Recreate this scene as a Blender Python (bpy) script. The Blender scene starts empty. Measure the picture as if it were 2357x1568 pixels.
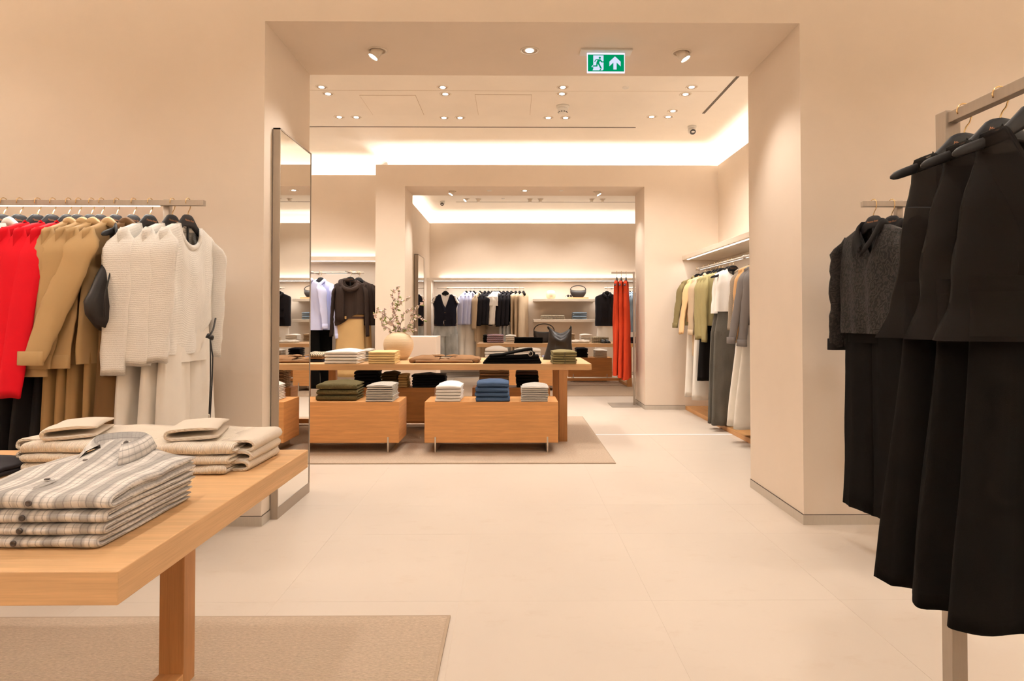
import bpy, bmesh, math, random
from mathutils import Vector, Matrix, noise
PI = math.pi
R = random.Random(7)
SC = bpy.context.scene
COL = SC.collection

# ------------------------------------------------------------------ camera, world, exposure
F_PX, W_PX, H_PX = 1440.0, 2357.0, 1568.0
YAW, TILT, EYE = math.radians(0.5), math.radians(1.1), 1.25
PX0 = 1180 + F_PX * math.tan(YAW)
PY0 = 733 - F_PX * math.tan(TILT)
cam_data = bpy.data.cameras.new('camera')
cam = bpy.data.objects.new('camera', cam_data); COL.objects.link(cam)
cam.location = (0, 0, EYE)
cam.rotation_euler = (PI / 2 + TILT, 0, -YAW)
cam_data.sensor_width = 36.0
cam_data.lens = F_PX / W_PX * 36.0
cam_data.shift_x = (W_PX / 2 - PX0) / W_PX
cam_data.shift_y = (PY0 - H_PX / 2) / W_PX
cam_data.clip_start = 0.05
SC.camera = cam
SC.view_settings.view_transform = 'Standard'
SC.view_settings.look = 'None'
SC.view_settings.gamma = 1.0
SC.view_settings.use_curve_mapping = False
SC.view_settings.exposure = 0.30
SC.cycles.use_denoising = True
SC.cycles.max_bounces = 8
SC.cycles.diffuse_bounces = 4
SC.cycles.use_adaptive_sampling = True
SC.cycles.adaptive_threshold = 0.025
SC.cycles.sample_clamp_indirect = 6.0
SC.cycles.caustics_reflective = False
SC.cycles.caustics_refractive = False
world = bpy.data.worlds.new('world'); SC.world = world
world.use_nodes = True
world.node_tree.nodes['Background'].inputs[0].default_value = (1, .9, .8, 1)
world.node_tree.nodes['Background'].inputs[1].default_value = 0.0

# light levels (watts) and colour of the shop's warm white lamps
WARM = (1.0, 0.95, 0.885)
COVE1_W, COVE2_W, COVE3_W = 33.0, 4.2, 2.6          # per metre: front, middle, back room
SHELF_W, SPOT_W, SPOT3_W, SOFFIT_W, RACK_W = 1.2, 40.0, 30.0, 36.0, 3.0
FRONT_SPOT_W = 56.0

CAM_R = cam.rotation_euler.to_matrix()
def at(px, py, x=None, y=None, z=None):
    d = CAM_R @ Vector(((px - PX0) / F_PX, -(py - PY0) / F_PX, -1))
    if x is not None: t = x / d.x
    elif y is not None: t = y / d.y
    else: t = (z - EYE) / d.z
    return Vector((d.x * t, d.y * t, EYE + d.z * t))

# ------------------------------------------------------------------ mesh helpers
class MB:
    def __init__(s): s.v = []; s.f = []; s.uv = []
    def vert(s, p): s.v.append(tuple(p)); return len(s.v) - 1
    def face(s, idx, uv=None):
        s.f.append(tuple(idx)); s.uv.append(uv or [(s.v[i][0] + s.v[i][1] * .3, s.v[i][2] + s.v[i][1] * .3) for i in idx])
    def box(s, x0, x1, y0, y1, z0, z1):
        b = len(s.v)
        for z in (z0, z1):
            for x, y in ((x0, y0), (x1, y0), (x1, y1), (x0, y1)): s.v.append((x, y, z))
        for q in ((3, 2, 1, 0), (4, 5, 6, 7), (0, 1, 5, 4), (1, 2, 6, 5), (2, 3, 7, 6), (3, 0, 4, 7)):
            s.face([b + i for i in q])
        return s
    def loft(s, rings, closed=True, cap0=False, cap1=False, u0=0.0):
        n = len(rings[0]); base = len(s.v)
        for r in rings:
            for p in r: s.v.append(tuple(p))
        us = [0.0]
        mid = rings[len(rings) // 2]
        for j in range(n if closed else n - 1):
            us.append(us[-1] + (Vector(mid[(j + 1) % n]) - Vector(mid[j])).length)
        vs = [0.0]
        for i in range(len(rings) - 1):
            k = n // 4
            vs.append(vs[-1] + (Vector(rings[i + 1][k]) - Vector(rings[i][k])).length)
        m = n if closed else n - 1
        for i in range(len(rings) - 1):
            for j in range(m):
                a = base + i * n + j; b = base + i * n + (j + 1) % n
                s.face((a, b, b + n, a + n), [(us[j] + u0, vs[i]), (us[j + 1] + u0, vs[i]), (us[j + 1] + u0, vs[i + 1]), (us[j] + u0, vs[i + 1])])
        if cap0: s.face([base + j for j in range(n)][::-1])
        if cap1: s.face([base + (len(rings) - 1) * n + j for j in range(n)])
        return base
    def tube(s, pts, rad, n=8, caps=True, flat=None):
        pts = [Vector(p) for p in pts]; rings = []; up = None
        for i, p in enumerate(pts):
            t = (pts[min(i + 1, len(pts) - 1)] - pts[max(i - 1, 0)]).normalized()
            if up is None:
                up = Vector((0, 0, 1)) if abs(t.z) < .9 else Vector((0, 1, 0))
            a = t.cross(up)
            a = a.normalized() if a.length > 1e-5 else Vector((1, 0, 0))
            b = a.cross(t).normalized(); up = b
            r = rad[i] if isinstance(rad, (list, tuple)) else rad
            r2 = r * (flat or 1)
            rings.append([p + a * (r * math.cos(2 * PI * k / n)) + b * (r2 * math.sin(2 * PI * k / n)) for k in range(n)])
        s.loft(rings, True, caps, caps)
    def lathe(s, prof, n=24, c=(0, 0), cap0=True, cap1=True):
        s.loft([[(c[0] + r * math.cos(2 * PI * k / n), c[1] + r * math.sin(2 * PI * k / n), z) for k in range(n)] for r, z in prof], True, cap0, cap1)
    def build(s, name, mat=None, parent=None, smooth=False, bevel=0, xf=None):
        me = bpy.data.meshes.new(name)
        me.from_pydata(s.v, [], s.f)
        uvl = me.uv_layers.new(name='UVMap')
        flat = [c for f in s.uv for p in f for c in p]
        if len(flat) == len(uvl.data) * 2: uvl.data.foreach_set('uv', flat)
        if smooth: me.polygons.foreach_set('use_smooth', [True] * len(me.polygons))
        if mat: me.materials.append(mat)
        me.update()
        o = bpy.data.objects.new(name, me); COL.objects.link(o)
        if parent: o.parent = parent
        if xf: o.matrix_local = xf
        if bevel:
            b = o.modifiers.new('bevel', 'BEVEL'); b.width = bevel; b.segments = 2; b.limit_method = 'ANGLE'
        return o

def fix_normals(o):
    bm = bmesh.new(); bm.from_mesh(o.data); bmesh.ops.recalc_face_normals(bm, faces=bm.faces); bm.to_mesh(o.data); bm.free(); return o
def tag(o, label=None, cat=None, group=None, kind=None):
    if label: o['label'] = label
    if cat: o['category'] = cat
    if group: o['group'] = group
    if kind: o['kind'] = kind
    return o
def empty(name, loc, rz=0, label=None, cat=None, group=None):
    o = bpy.data.objects.new(name, None); COL.objects.link(o)
    o.location = loc; o.rotation_euler = (0, 0, rz); o.empty_display_size = .05
    return tag(o, label, cat, group)
def struct(o): o['kind'] = 'structure'; return o
def lerp(a, b, t): return a + (b - a) * t
def smst(t): t = max(0, min(1, t)); return t * t * (3 - 2 * t)
def interp(tab, x):
    for (x0, y0), (x1, y1) in zip(tab, tab[1:]):
        if x <= x1: return lerp(y0, y1, max(0, (x - x0) / (x1 - x0)))
    return tab[-1][1]
def nz(x, y, z): return noise.noise(Vector((x, y, z)))
ORD = ['first', 'second', 'third', 'fourth', 'fifth', 'sixth', 'seventh', 'eighth', 'ninth', 'tenth', 'eleventh', 'twelfth', 'thirteenth', 'fourteenth', 'fifteenth', 'sixteenth']

# ------------------------------------------------------------------ materials
def lin(c): c /= 255.0; return c / 12.92 if c <= .04045 else ((c + .055) / 1.055) ** 2.4
def A(r, g, b, k=.85):
    """albedo that shows as the sRGB colour r,g,b under warm light of strength k"""
    L = (1.0, .80, .62)
    return tuple(min(.9, max(.003, lin(c) / (k * l))) for c, l in zip((r, g, b), L))
def new_mat(name, rough=.6, metal=0.0, spec=.5):
    m = bpy.data.materials.new(name); m.use_nodes = True
    nt = m.node_tree; b = nt.nodes['Principled BSDF']
    b.inputs['Roughness'].default_value = rough; b.inputs['Metallic'].default_value = metal
    b.inputs['Specular IOR Level'].default_value = spec
    return m, nt, b
def N(nt, typ, **kw):
    n = nt.nodes.new(typ)
    for k, v in kw.items():
        if k in n.inputs.keys() if isinstance(k, str) else False: n.inputs[k].default_value = v
        else: setattr(n, k, v)
    return n
def rgba(c, k=1.0): return (min(1, c[0] * k), min(1, c[1] * k), min(1, c[2] * k), 1)
def mixc(nt, fac, a, b, blend='MIX'):
    n = nt.nodes.new('ShaderNodeMix'); n.data_type = 'RGBA'; n.blend_type = blend
    for sock, val in ((n.inputs[0], fac), (n.inputs[6], a), (n.inputs[7], b)):
        if hasattr(val, 'is_output'): nt.links.new(val, sock)
        else: sock.default_value = val
    return n.outputs[2]
def math_n(nt, op, a, b=None):
    n = nt.nodes.new('ShaderNodeMath'); n.operation = op
    for i, val in enumerate((a, b)):
        if val is None: continue
        if hasattr(val, 'is_output'): nt.links.new(val, n.inputs[i])
        else: n.inputs[i].default_value = val
    return n.outputs[0]
def bump(nt, b, height, strength=.3, dist=.002):
    n = nt.nodes.new('ShaderNodeBump'); n.inputs['Strength'].default_value = strength; n.inputs['Distance'].default_value = dist
    nt.links.new(height, n.inputs['Height']); nt.links.new(n.outputs[0], b.inputs['Normal'])
def coords(nt, kind='Object', scale=(1, 1, 1), rot=(0, 0, 0)):
    t = nt.nodes.new('ShaderNodeTexCoord'); m = nt.nodes.new('ShaderNodeMapping')
    m.inputs['Scale'].default_value = scale; m.inputs['Rotation'].default_value = rot
    nt.links.new(t.outputs[kind], m.inputs[0]); return m.outputs[0]
def noise_n(nt, vec, scale, detail=3, rough=.5):
    n = nt.nodes.new('ShaderNodeTexNoise'); n.inputs['Scale'].default_value = scale; n.inputs['Detail'].default_value = detail; n.inputs['Roughness'].default_value = rough
    nt.links.new(vec, n.inputs['Vector']); return n.outputs['Fac']
def ramp(nt, fac, stops):
    n = nt.nodes.new('ShaderNodeValToRGB'); e = n.color_ramp.elements
    while len(e) < len(stops): e.new(.5)
    for i, (p, c) in enumerate(stops): e[i].position = p; e[i].color = c if len(c) == 4 else (*c, 1)
    nt.links.new(fac, n.inputs[0]); return n.outputs[0]
def wave(nt, vec, scale, axis='X', dist=0, detail=1, dscale=1):
    n = nt.nodes.new('ShaderNodeTexWave'); n.bands_direction = axis; n.inputs['Scale'].default_value = scale
    n.inputs['Distortion'].default_value = dist; n.inputs['Detail'].default_value = detail; n.inputs['Detail Scale'].default_value = dscale
    nt.links.new(vec, n.inputs['Vector']); return n.outputs['Fac']

def plaster(name, col, rough=.75):
    m, nt, b = new_mat(name, rough, 0, .25)
    v = coords(nt, 'Object')
    n1 = noise_n(nt, v, 1.3, 4, .6); n2 = noise_n(nt, coords(nt, 'Object', (3, 3, 9)), 4, 5, .6)
    c = mixc(nt, ramp(nt, n1, [(.3, (0, 0, 0)), (.7, (1, 1, 1))]), rgba(col, .96), rgba(col, 1.03))
    c = mixc(nt, math_n(nt, 'MULTIPLY', n2, .10), c, rgba(col, .88))
    nt.links.new(c, b.inputs['Base Color']); bump(nt, b, n2, .05, .004); return m
def wood(name, col, axis='x', dark=.72):
    m, nt, b = new_mat(name, .48, 0, .35)
    tc = nt.nodes.new('ShaderNodeTexCoord'); geo = nt.nodes.new('ShaderNodeNewGeometry')
    sep = nt.nodes.new('ShaderNodeSeparateXYZ'); nt.links.new(tc.outputs['Object'], sep.inputs[0])
    sn = nt.nodes.new('ShaderNodeSeparateXYZ'); nt.links.new(tc.outputs['Normal'], sn.inputs[0])
    def comb(a, bb, c):
        n = nt.nodes.new('ShaderNodeCombineXYZ')
        for i, q in enumerate((a, bb, c)): nt.links.new(sep.outputs[q], n.inputs[i])
        return n.outputs[0]
    if axis == 'x':
        fx = math_n(nt, 'GREATER_THAN', math_n(nt, 'ABSOLUTE', sn.outputs[0]), .6)
        mx = nt.nodes.new('ShaderNodeMix'); mx.data_type = 'VECTOR'
        nt.links.new(fx, mx.inputs[0]); nt.links.new(comb('X', 'Y', 'Z'), mx.inputs[4]); nt.links.new(comb('Y', 'X', 'Z'), mx.inputs[5])
        vec = mx.outputs[1]
    elif axis == 'y': vec = comb('Y', 'X', 'Z')
    else: vec = comb('Z', 'X', 'Y')
    mp = nt.nodes.new('ShaderNodeMapping'); mp.inputs['Scale'].default_value = (1.1, 14, 14); nt.links.new(vec, mp.inputs[0])
    g1 = noise_n(nt, mp.outputs[0], 2.2, 6, .62)
    mp2 = nt.nodes.new('ShaderNodeMapping'); mp2.inputs['Scale'].default_value = (4, 160, 160); nt.links.new(vec, mp2.inputs[0])
    g2 = noise_n(nt, mp2.outputs[0], 1.6, 3, .6)
    mp3 = nt.nodes.new('ShaderNodeMapping'); mp3.inputs['Scale'].default_value = (.5, 5, 5); nt.links.new(vec, mp3.inputs[0])
    w = wave(nt, mp3.outputs[0], 1.6, 'Z', 5, 2, .8)
    c = mixc(nt, ramp(nt, g1, [(.32, (0, 0, 0)), (.68, (1, 1, 1))]), rgba(col, dark + .13), rgba(col, 1.08))
    c = mixc(nt, ramp(nt, g2, [(.42, (1, 1, 1)), (.62, (0, 0, 0))]), c, rgba(col, dark), 'MIX') if False else mixc(nt, math_n(nt, 'MULTIPLY', ramp(nt, g2, [(.45, (0, 0, 0)), (.7, (1, 1, 1))]), .5), c, rgba(col, dark))
    c = mixc(nt, math_n(nt, 'MULTIPLY', w, .22), c, rgba(col, dark + .05))
    nt.links.new(c, b.inputs['Base Color']); bump(nt, b, g2, .08, .001)
    rr = math_n(nt, 'ADD', math_n(nt, 'MULTIPLY', g2, .15), .40); nt.links.new(rr, b.inputs['Roughness'])
    return m
def metal(name, col, rough=.38, met=.85):
    m, nt, b = new_mat(name, rough, met)
    v = coords(nt, 'Object', (30, 30, 3)); n = noise_n(nt, v, 4, 3)
    nt.links.new(mixc(nt, n, rgba(col, .92), rgba(col, 1.06)), b.inputs['Base Color'])
    return m
def plain(name, col, rough=.5, met=0, spec=.5):
    m, nt, b = new_mat(name, rough, met, spec)
    n = noise_n(nt, coords(nt, 'Object'), 9, 3)
    nt.links.new(mixc(nt, n, rgba(col, .94), rgba(col, 1.05)), b.inputs['Base Color']); return m
def emit(name, col, s):
    m = bpy.data.materials.new(name); m.use_nodes = True; nt = m.node_tree; nt.nodes.clear()
    e = nt.nodes.new('ShaderNodeEmission'); e.inputs[0].default_value = (*col, 1); e.inputs[1].default_value = s
    o = nt.nodes.new('ShaderNodeOutputMaterial'); nt.links.new(e.outputs[0], o.inputs[0]); return m
def fabric(name, col, kind='plain', rough=.88, col2=None, scale=1.0, sheer=0.0, bmp=1.0, sheen=.15, spec=.2):
    """cloth whose pattern follows the garment's UV map (metres)"""
    m, nt, b = new_mat(name, rough, 0, spec)
    if sheen: b.inputs['Sheen Weight'].default_value = sheen; b.inputs['Sheen Roughness'].default_value = .5; b.inputs['Sheen Tint'].default_value = rgba(col)
    uv = coords(nt, 'UV')
    big = noise_n(nt, coords(nt, 'Object'), 7, 3)
    c = mixc(nt, big, rgba(col, .93), rgba(col, 1.06))
    fine = noise_n(nt, coords(nt, 'UV', (900, 900, 900)), 1, 2)
    h, st = fine, .25
    if kind in ('rib', 'ribv'):
        h = wave(nt, uv, 38 / scale, 'X' if kind == 'rib' else 'Y', .4, 2, 3); st = .7
        c = mixc(nt, math_n(nt, 'MULTIPLY', math_n(nt, 'SUBTRACT', 1, h), .35 if kind == 'rib' else .12), c, rgba(col, .55))
    elif kind == 'knit':
        a = wave(nt, coords(nt, 'UV', (1, 1, 1)), 30 / scale, 'Y', 2.2, 2, 9)
        k2 = noise_n(nt, coords(nt, 'UV', (130, 330, 200)), 1, 2)
        h = math_n(nt, 'ADD', math_n(nt, 'MULTIPLY', a, .45), k2); st = .5
        c = mixc(nt, math_n(nt, 'MULTIPLY', math_n(nt, 'SUBTRACT', 1, a), .12), c, rgba(col, .72))
    elif kind == 'denim':
        fade = noise_n(nt, coords(nt, 'UV', (3, 1.2, 2)), 3, 3)
        tw = noise_n(nt, coords(nt, 'UV', (420, 90, 100), (0, 0, .5)), 1, 2)
        c = mixc(nt, ramp(nt, fade, [(.35, (0, 0, 0)), (.7, (1, 1, 1))]), rgba(col, .75), rgba(col, 1.35))
        c = mixc(nt, math_n(nt, 'MULTIPLY', tw, .35), c, rgba(col2 or col, 1.3)); h = tw
    elif kind == 'stripe':
        w = wave(nt, uv, 1 / (.02 * scale) / 6.2832 * 3.1416 * .637, 'X'); 
        c = mixc(nt, ramp(nt, w, [(.70, (0, 0, 0)), (.76, (1, 1, 1))]), c, rgba(col2))
    elif kind == 'hstripe':
        w = wave(nt, uv, 1 / (.02 * scale) * .3183, 'Y')
        c = mixc(nt, ramp(nt, w, [(.62, (0, 0, 0)), (.70, (1, 1, 1))]), c, rgba(col2))
    elif kind == 'plaid':
        w1 = wave(nt, uv, 5.2 / scale, 'Y', .8, 2, 2); w2 = wave(nt, uv, 11.7 / scale, 'Y', .6, 2, 3)
        t1 = wave(nt, uv, 20.8 / scale, 'Y', .4, 2, 5); cx = wave(nt, uv, 24 / scale, 'X', .4, 2, 5); bx = wave(nt, uv, 4.2 / scale, 'X', .6, 2, 3)
        c = mixc(nt, math_n(nt, 'MULTIPLY', ramp(nt, w1, [(.50, (0, 0, 0)), (.85, (1, 1, 1))]), .72), c, rgba(col2))
        c = mixc(nt, math_n(nt, 'MULTIPLY', ramp(nt, w2, [(.62, (0, 0, 0)), (.9, (1, 1, 1))]), .38), c, rgba(col2, 1.1))
        c = mixc(nt, math_n(nt, 'MULTIPLY', ramp(nt, t1, [(.90, (0, 0, 0)), (.98, (1, 1, 1))]), .55), c, rgba(col2, .45))
        c = mixc(nt, math_n(nt, 'MULTIPLY', ramp(nt, cx, [(.88, (0, 0, 0)), (.98, (1, 1, 1))]), .28), c, rgba(col2, .6))
        c = mixc(nt, math_n(nt, 'MULTIPLY', ramp(nt, bx, [(.6, (0, 0, 0)), (.9, (1, 1, 1))]), .22), c, rgba(col2, .9))
        wv = noise_n(nt, coords(nt, 'UV', (60, 500, 100)), 1, 3)
        c = mixc(nt, math_n(nt, 'MULTIPLY', wv, .30), c, rgba(col, 1.1)); h = noise_n(nt, coords(nt, 'UV', (90, 160, 100)), 1, 3); st = .7
    elif kind == 'check':
        ch = nt.nodes.new('ShaderNodeTexChecker'); ch.inputs['Scale'].default_value = 1 / (.022 * scale); nt.links.new(uv, ch.inputs[0])
        c = mixc(nt, ch.outputs[1], c, rgba(col2))
    elif kind == 'brocade':
        vn = nt.nodes.new('ShaderNodeTexVoronoi'); vn.feature = 'DISTANCE_TO_EDGE'; vn.inputs['Scale'].default_value = 38
        dn = nt.nodes.new('ShaderNodeTexNoise'); dn.inputs['Scale'].default_value = 9; nt.links.new(uv, dn.inputs[0])
        nt.links.new(mixc(nt, .25, uv, dn.outputs['Color']), vn.inputs['Vector'])
        h = wave(nt, uv, 13, 'DIAGONAL', 16, 2, 2.2); st = .5
        c = mixc(nt, ramp(nt, h, [(.3, (0, 0, 0)), (.8, (1, 1, 1))]), rgba(col, .7), rgba(col, 1.9))
    elif kind == 'leather':
        h = noise_n(nt, coords(nt, 'UV', (160, 160, 160)), 1, 3); st = .15
    nt.links.new(c, b.inputs['Base Color'])
    bump(nt, b, h, st * bmp, .003 if kind in ('rib', 'ribv', 'knit', 'brocade') else .001)
    if sheer:
        tr = nt.nodes.new('ShaderNodeBsdfTransparent'); mx = nt.nodes.new('ShaderNodeMixShader'); mx.inputs[0].default_value = 1 - sheer
        out = nt.nodes['Material Output']
        nt.links.new(tr.outputs[0], mx.inputs[1]); nt.links.new(b.outputs[0], mx.inputs[2]); nt.links.new(mx.outputs[0], out.inputs[0])
    return m

WALL = plaster('plaster', (.82, .695, .575))
WALL2 = plaster('niche_plaster', (.79, .71, .63))
CEIL = plaster('ceiling_paint', (.92, .85, .76))
SHELFM = plain('shelf_paint', (.80, .69, .57), .5)
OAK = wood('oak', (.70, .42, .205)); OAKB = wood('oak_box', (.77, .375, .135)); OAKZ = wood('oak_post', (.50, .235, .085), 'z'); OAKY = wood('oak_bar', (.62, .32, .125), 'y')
TAUPE = metal('taupe_metal', (.40, .33, .265), .45, .3)
STEEL = metal('steel', (.60, .55, .48), .3, .9)
BASEM = metal('baseboard_metal', (.58, .51, .43), .45, .1)
GOLD = metal('gold_wire', (.72, .52, .26), .25, 1)
HANG = plain('black_velvet', (.014, .013, .014), .7, 0, .25)
COPPER = plain('copper_print', (.55, .25, .12), .4, .6)
GREY_HANG = plain('slate_hanger', (.035, .035, .04), .5)
WHITEP = plain('white_plastic', (.80, .76, .70), .4)
LINE = plain('dark_slot', (.10, .075, .055), .8)
DARK = plain('dark_plastic', (.03, .025, .025), .35)
LED = emit('led_strip', (1, .92, .82), 3.0); LED2 = emit('led_thin', (1, .92, .82), 1.1)
LAMP = emit('lamp_face', (1, .93, .82), 14.0)
def glass_mirror():
    m, nt, b = new_mat('mirror_glass', .012, 1.0); b.inputs['Base Color'].default_value = (.90, .90, .88, 1); return m
MIRROR = glass_mirror()
def tile_mat():
    m, nt, b = new_mat('limestone', .42, 0, .35)
    t = nt.nodes.new('ShaderNodeNewGeometry'); v = t.outputs['Position']
    oi = nt.nodes.new('ShaderNodeObjectInfo')
    n1 = noise_n(nt, v, 1.6, 5, .6); n2 = noise_n(nt, v, 160, 2, .6)
    mp = nt.nodes.new('ShaderNodeMapping'); mp.inputs['Scale'].default_value = (1, 1.8, 1); nt.links.new(v, mp.inputs[0])
    n3 = noise_n(nt, mp.outputs[0], 4.5, 9, .72)
    base = (.66, .56, .465)
    c = mixc(nt, n1, rgba(base, .94), rgba(base, 1.05))
    c = mixc(nt, math_n(nt, 'MULTIPLY', ramp(nt, n3, [(.56, (0, 0, 0)), (.70, (1, 1, 1))]), .30), c, rgba((.56, .43, .32)))
    c = mixc(nt, math_n(nt, 'MULTIPLY', ramp(nt, n2, [(.62, (0, 0, 0)), (.75, (1, 1, 1))]), .15), c, rgba((.6, .5, .4)))
    c = mixc(nt, math_n(nt, 'MULTIPLY', oi.outputs['Random'], .06), c, rgba(base, .85))
    nt.links.new(c, b.inputs['Base Color'])
    nt.links.new(math_n(nt, 'ADD', math_n(nt, 'MULTIPLY', n1, .2), .34), b.inputs['Roughness'])
    return m
TILE = tile_mat()
GROUT = plain('grout', (.72, .59, .47), .8)
def rug_mat():
    m, nt, b = new_mat('woven_sisal', .95, 0, .1)
    v = coords(nt, 'Object')
    w = wave(nt, v, 55, 'Y', .6, 2, 6)
    n1 = noise_n(nt, coords(nt, 'Object', (60, 200, 1)), 1, 3, .7); n2 = noise_n(nt, coords(nt, 'Object', (9, 40, 1), (0, 0, .5)), 1, 3)
    base = (.57, .44, .33)
    c = mixc(nt, ramp(nt, n1, [(.3, (0, 0, 0)), (.7, (1, 1, 1))]), rgba(base, .68), rgba(base, 1.25))
    c = mixc(nt, math_n(nt, 'MULTIPLY', w, .3), c, rgba(base, 1.3)); c = mixc(nt, math_n(nt, 'MULTIPLY', n2, .3), c, rgba(base, .8))
    nt.links.new(c, b.inputs['Base Color']); bump(nt, b, math_n(nt, 'ADD', w, n1), .6, .003); return m
RUG = rug_mat()
RUG_EDGE = plain('rug_binding', (.44, .33, .235), .9)
# ------------------------------------------------------------------ the setting
Z_CEIL, Z_LEDGE, Z_SOF = 3.69, 3.36, 3.066
A0, A1, AL, AR = 3.80, 4.645, -1.512, 1.765        # front partition: its two faces and the sides of its opening
B0, B1, BL, BR = 8.57, 9.22, -1.478, 1.813         # middle partition
X2R, X2L, Y_REC = 2.83, -5.0, 9.19                 # middle room
X3L, X3R, Y_BACK = -1.84, 4.2, 13.85               # back room
ROOM1 = [(4.5, -3.5), (4.5, A0), (-4.5, A0), (-4.5, -3.5)]
ROOM2 = [(X2R, A1), (X2R, B0), (-1.88, B0), (-1.88, Y_REC), (X2L, Y_REC), (X2L, A1)]
ROOM3 = [(X3R, B1), (X3R, Y_BACK), (X3L, Y_BACK), (X3L, B1)]
ZT = 3.24                                           # trough floor behind the ledge lip

def walls(name, boxes, m=WALL):
    mb = MB()
    for b in boxes: mb.box(*b)
    return struct(mb.build(name, m))
# floor slab and its limestone tiles
fl = struct(MB().box(-5.2, 5.0, -3.7, 14.1, -.12, -.0009).build('floor', GROUT))
xs = [-1.04 - .835 * k for k in range(5, 0, -1)] + [-1.04, -.235, .615, 1.45] + [1.45 + .835 * k for k in range(1, 5)]
ys = [-3.6 + .913 * k for k in range(0, 6)] + [1.94, 2.79, 3.65, 4.215] + [4.215 + .862 * k for k in range(1, 12)]
tile_cache = {}
for x0, x1 in zip(xs, xs[1:]):
    for y0, y1 in zip(ys, ys[1:]):
        if y1 < -.9 or (y0 < 4.2 and (x0 < -3.3 or x1 > 3.4)) or (y0 > 9.1 and x1 < -1.9): continue
        key = (round(x1 - x0, 3), round(y1 - y0, 3))
        if key not in tile_cache:
            g = .0004
            mb = MB().box(-key[0] / 2 + g, key[0] / 2 - g, -key[1] / 2 + g, key[1] / 2 - g, -.012, 0)
            o = mb.build('tile', TILE); tile_cache[key] = o
        else:
            o = tile_cache[key].copy(); COL.objects.link(o)
        o.location = ((x0 + x1) / 2, (y0 + y1) / 2, 0); o.parent = fl
# aluminium movement joint across the floor of the middle room
p = at(1380, 1001, z=0)
struct(MB().box(.6, 2.36, p.y - .017, p.y + .017, -.004, .0025).build('trim_1', metal('aluminium_profile', (.90, .90, .92), .5, .0)))

walls('wall_front', [(-4.7, AL, A0, A1, 0, ZT), (AR, 4.7, A0, A1, 0, ZT), (AL, AR, A0, A1, Z_SOF, ZT),
                     (-4.7, 4.7, A0, A0 + .03, ZT, Z_LEDGE), (X2L, X2R, A1 - .03, A1, ZT, Z_LEDGE)])
walls('wall_middle', [(-1.88, BL, B0, B1, 0, ZT), (BR, 4.4, B0, B1, 0, ZT), (BL, BR, B0, B1, Z_SOF, ZT),
                      (-1.88, X2R, B0, B0 + .03, ZT, Z_LEDGE), (X3L, X3R, B1 - .03, B1, ZT, Z_LEDGE), (-1.88, -1.85, B0 + .03, Y_REC, ZT, Z_LEDGE)])
walls('wall_left', [(X2L - .2, -1.85, Y_REC, Y_REC + .2, 0, ZT), (X2L - .2, -1.88, Y_REC, Y_REC + .03, ZT, Z_LEDGE),
                    (X2L - .2, X2L, A1, Y_REC, 0, ZT), (X2L - .03, X2L, A1, Y_REC, ZT, Z_LEDGE)])
walls('wall_right', [(X2R, X2R + .2, A1, B0, 0, ZT), (X2R, X2R + .03, A1, B0, ZT, Z_LEDGE)])
walls('wall_back', [(X3L - .2, X3R + .2, Y_BACK, Y_BACK + .2, 0, ZT), (X3L - .2, X3R + .2, Y_BACK, Y_BACK + .03, ZT, Z_LEDGE),
                    (X3L - .2, X3L, B1, Y_BACK, 0, ZT), (X3L - .03, X3L, B1, Y_BACK, ZT, Z_LEDGE),
                    (X3R, X3R + .2, B1, Y_BACK, 0, ZT), (X3R, X3R + .03, B1, Y_BACK, ZT, Z_LEDGE)])
walls('wall_street', [(-4.7, 4.7, -3.7, -3.5, 0, ZT), (-4.7, -4.5, -3.5, A0, 0, ZT), (4.5, 4.7, -3.5, A0, 0, ZT),
                      (-4.7, 4.7, -3.53, -3.5, ZT, Z_LEDGE), (-4.53, -4.5, -3.5, A0, ZT, Z_LEDGE), (4.5, 4.53, -3.5, A0, ZT, Z_LEDGE)])
# coved ceilings: trough back wall, quarter ellipse, flat field
def offset_poly(poly, n):
    out = []; k = len(poly)
    for i in range(k):
        p0, p1, p2 = Vector(poly[i - 1]), Vector(poly[i]), Vector(poly[(i + 1) % k])
        d1 = (p1 - p0).normalized(); d2 = (p2 - p1).normalized()
        n1 = Vector((d1.y, -d1.x)); n2 = Vector((d2.y, -d2.x))
        out.append(p1 + (n1 + n2) / (1 + n1.dot(n2)) * n)
    return out
PROF = [(.14, ZT), (.14, 3.38)] + [(-.60 + .74 * math.cos(t), 3.38 + (Z_CEIL - 3.38) * math.sin(t)) for t in [PI / 2 * k / 12 for k in range(1, 13)]]
def ceiling(poly):
    mb = MB()
    rings = [[(q.x, q.y, z) for q in offset_poly(poly, n)] for n, z in PROF]
    mb.loft(rings, True, False, True)
    o = mb.build('ceiling', CEIL)
    for p in o.data.polygons: p.use_smooth = True
    o.data.set_sharp_from_angle(angle=math.radians(35))
    return struct(o)
for rm in (ROOM1, ROOM2, ROOM3): ceiling(rm)

def area(name, loc, rot, sx, sy, w, parent=None, col=WARM, spread=PI):
    l = bpy.data.lights.new(name, 'AREA'); l.shape = 'RECTANGLE'; l.size = sx; l.size_y = sy; l.energy = w; l.color = col; l.spread = spread
    o = bpy.data.objects.new(name, l); COL.objects.link(o); o.location = loc; o.rotation_euler = rot
    if parent: o.parent = parent
    return o
def cove(poly, w, skip=()):
    q = offset_poly(poly, .075)
    for i in range(len(q)):
        if i in skip: continue
        a, b = q[i], q[(i + 1) % len(q)]; c = (a + b) / 2; d = b - a
        area('cove_light', (c.x, c.y, 3.29), (PI - .65, 0, math.atan2(d.y, d.x)), d.length, .03, w * d.length)
cove(ROOM1, COVE1_W); cove(ROOM2, COVE2_W); cove(ROOM3, COVE3_W)

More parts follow.
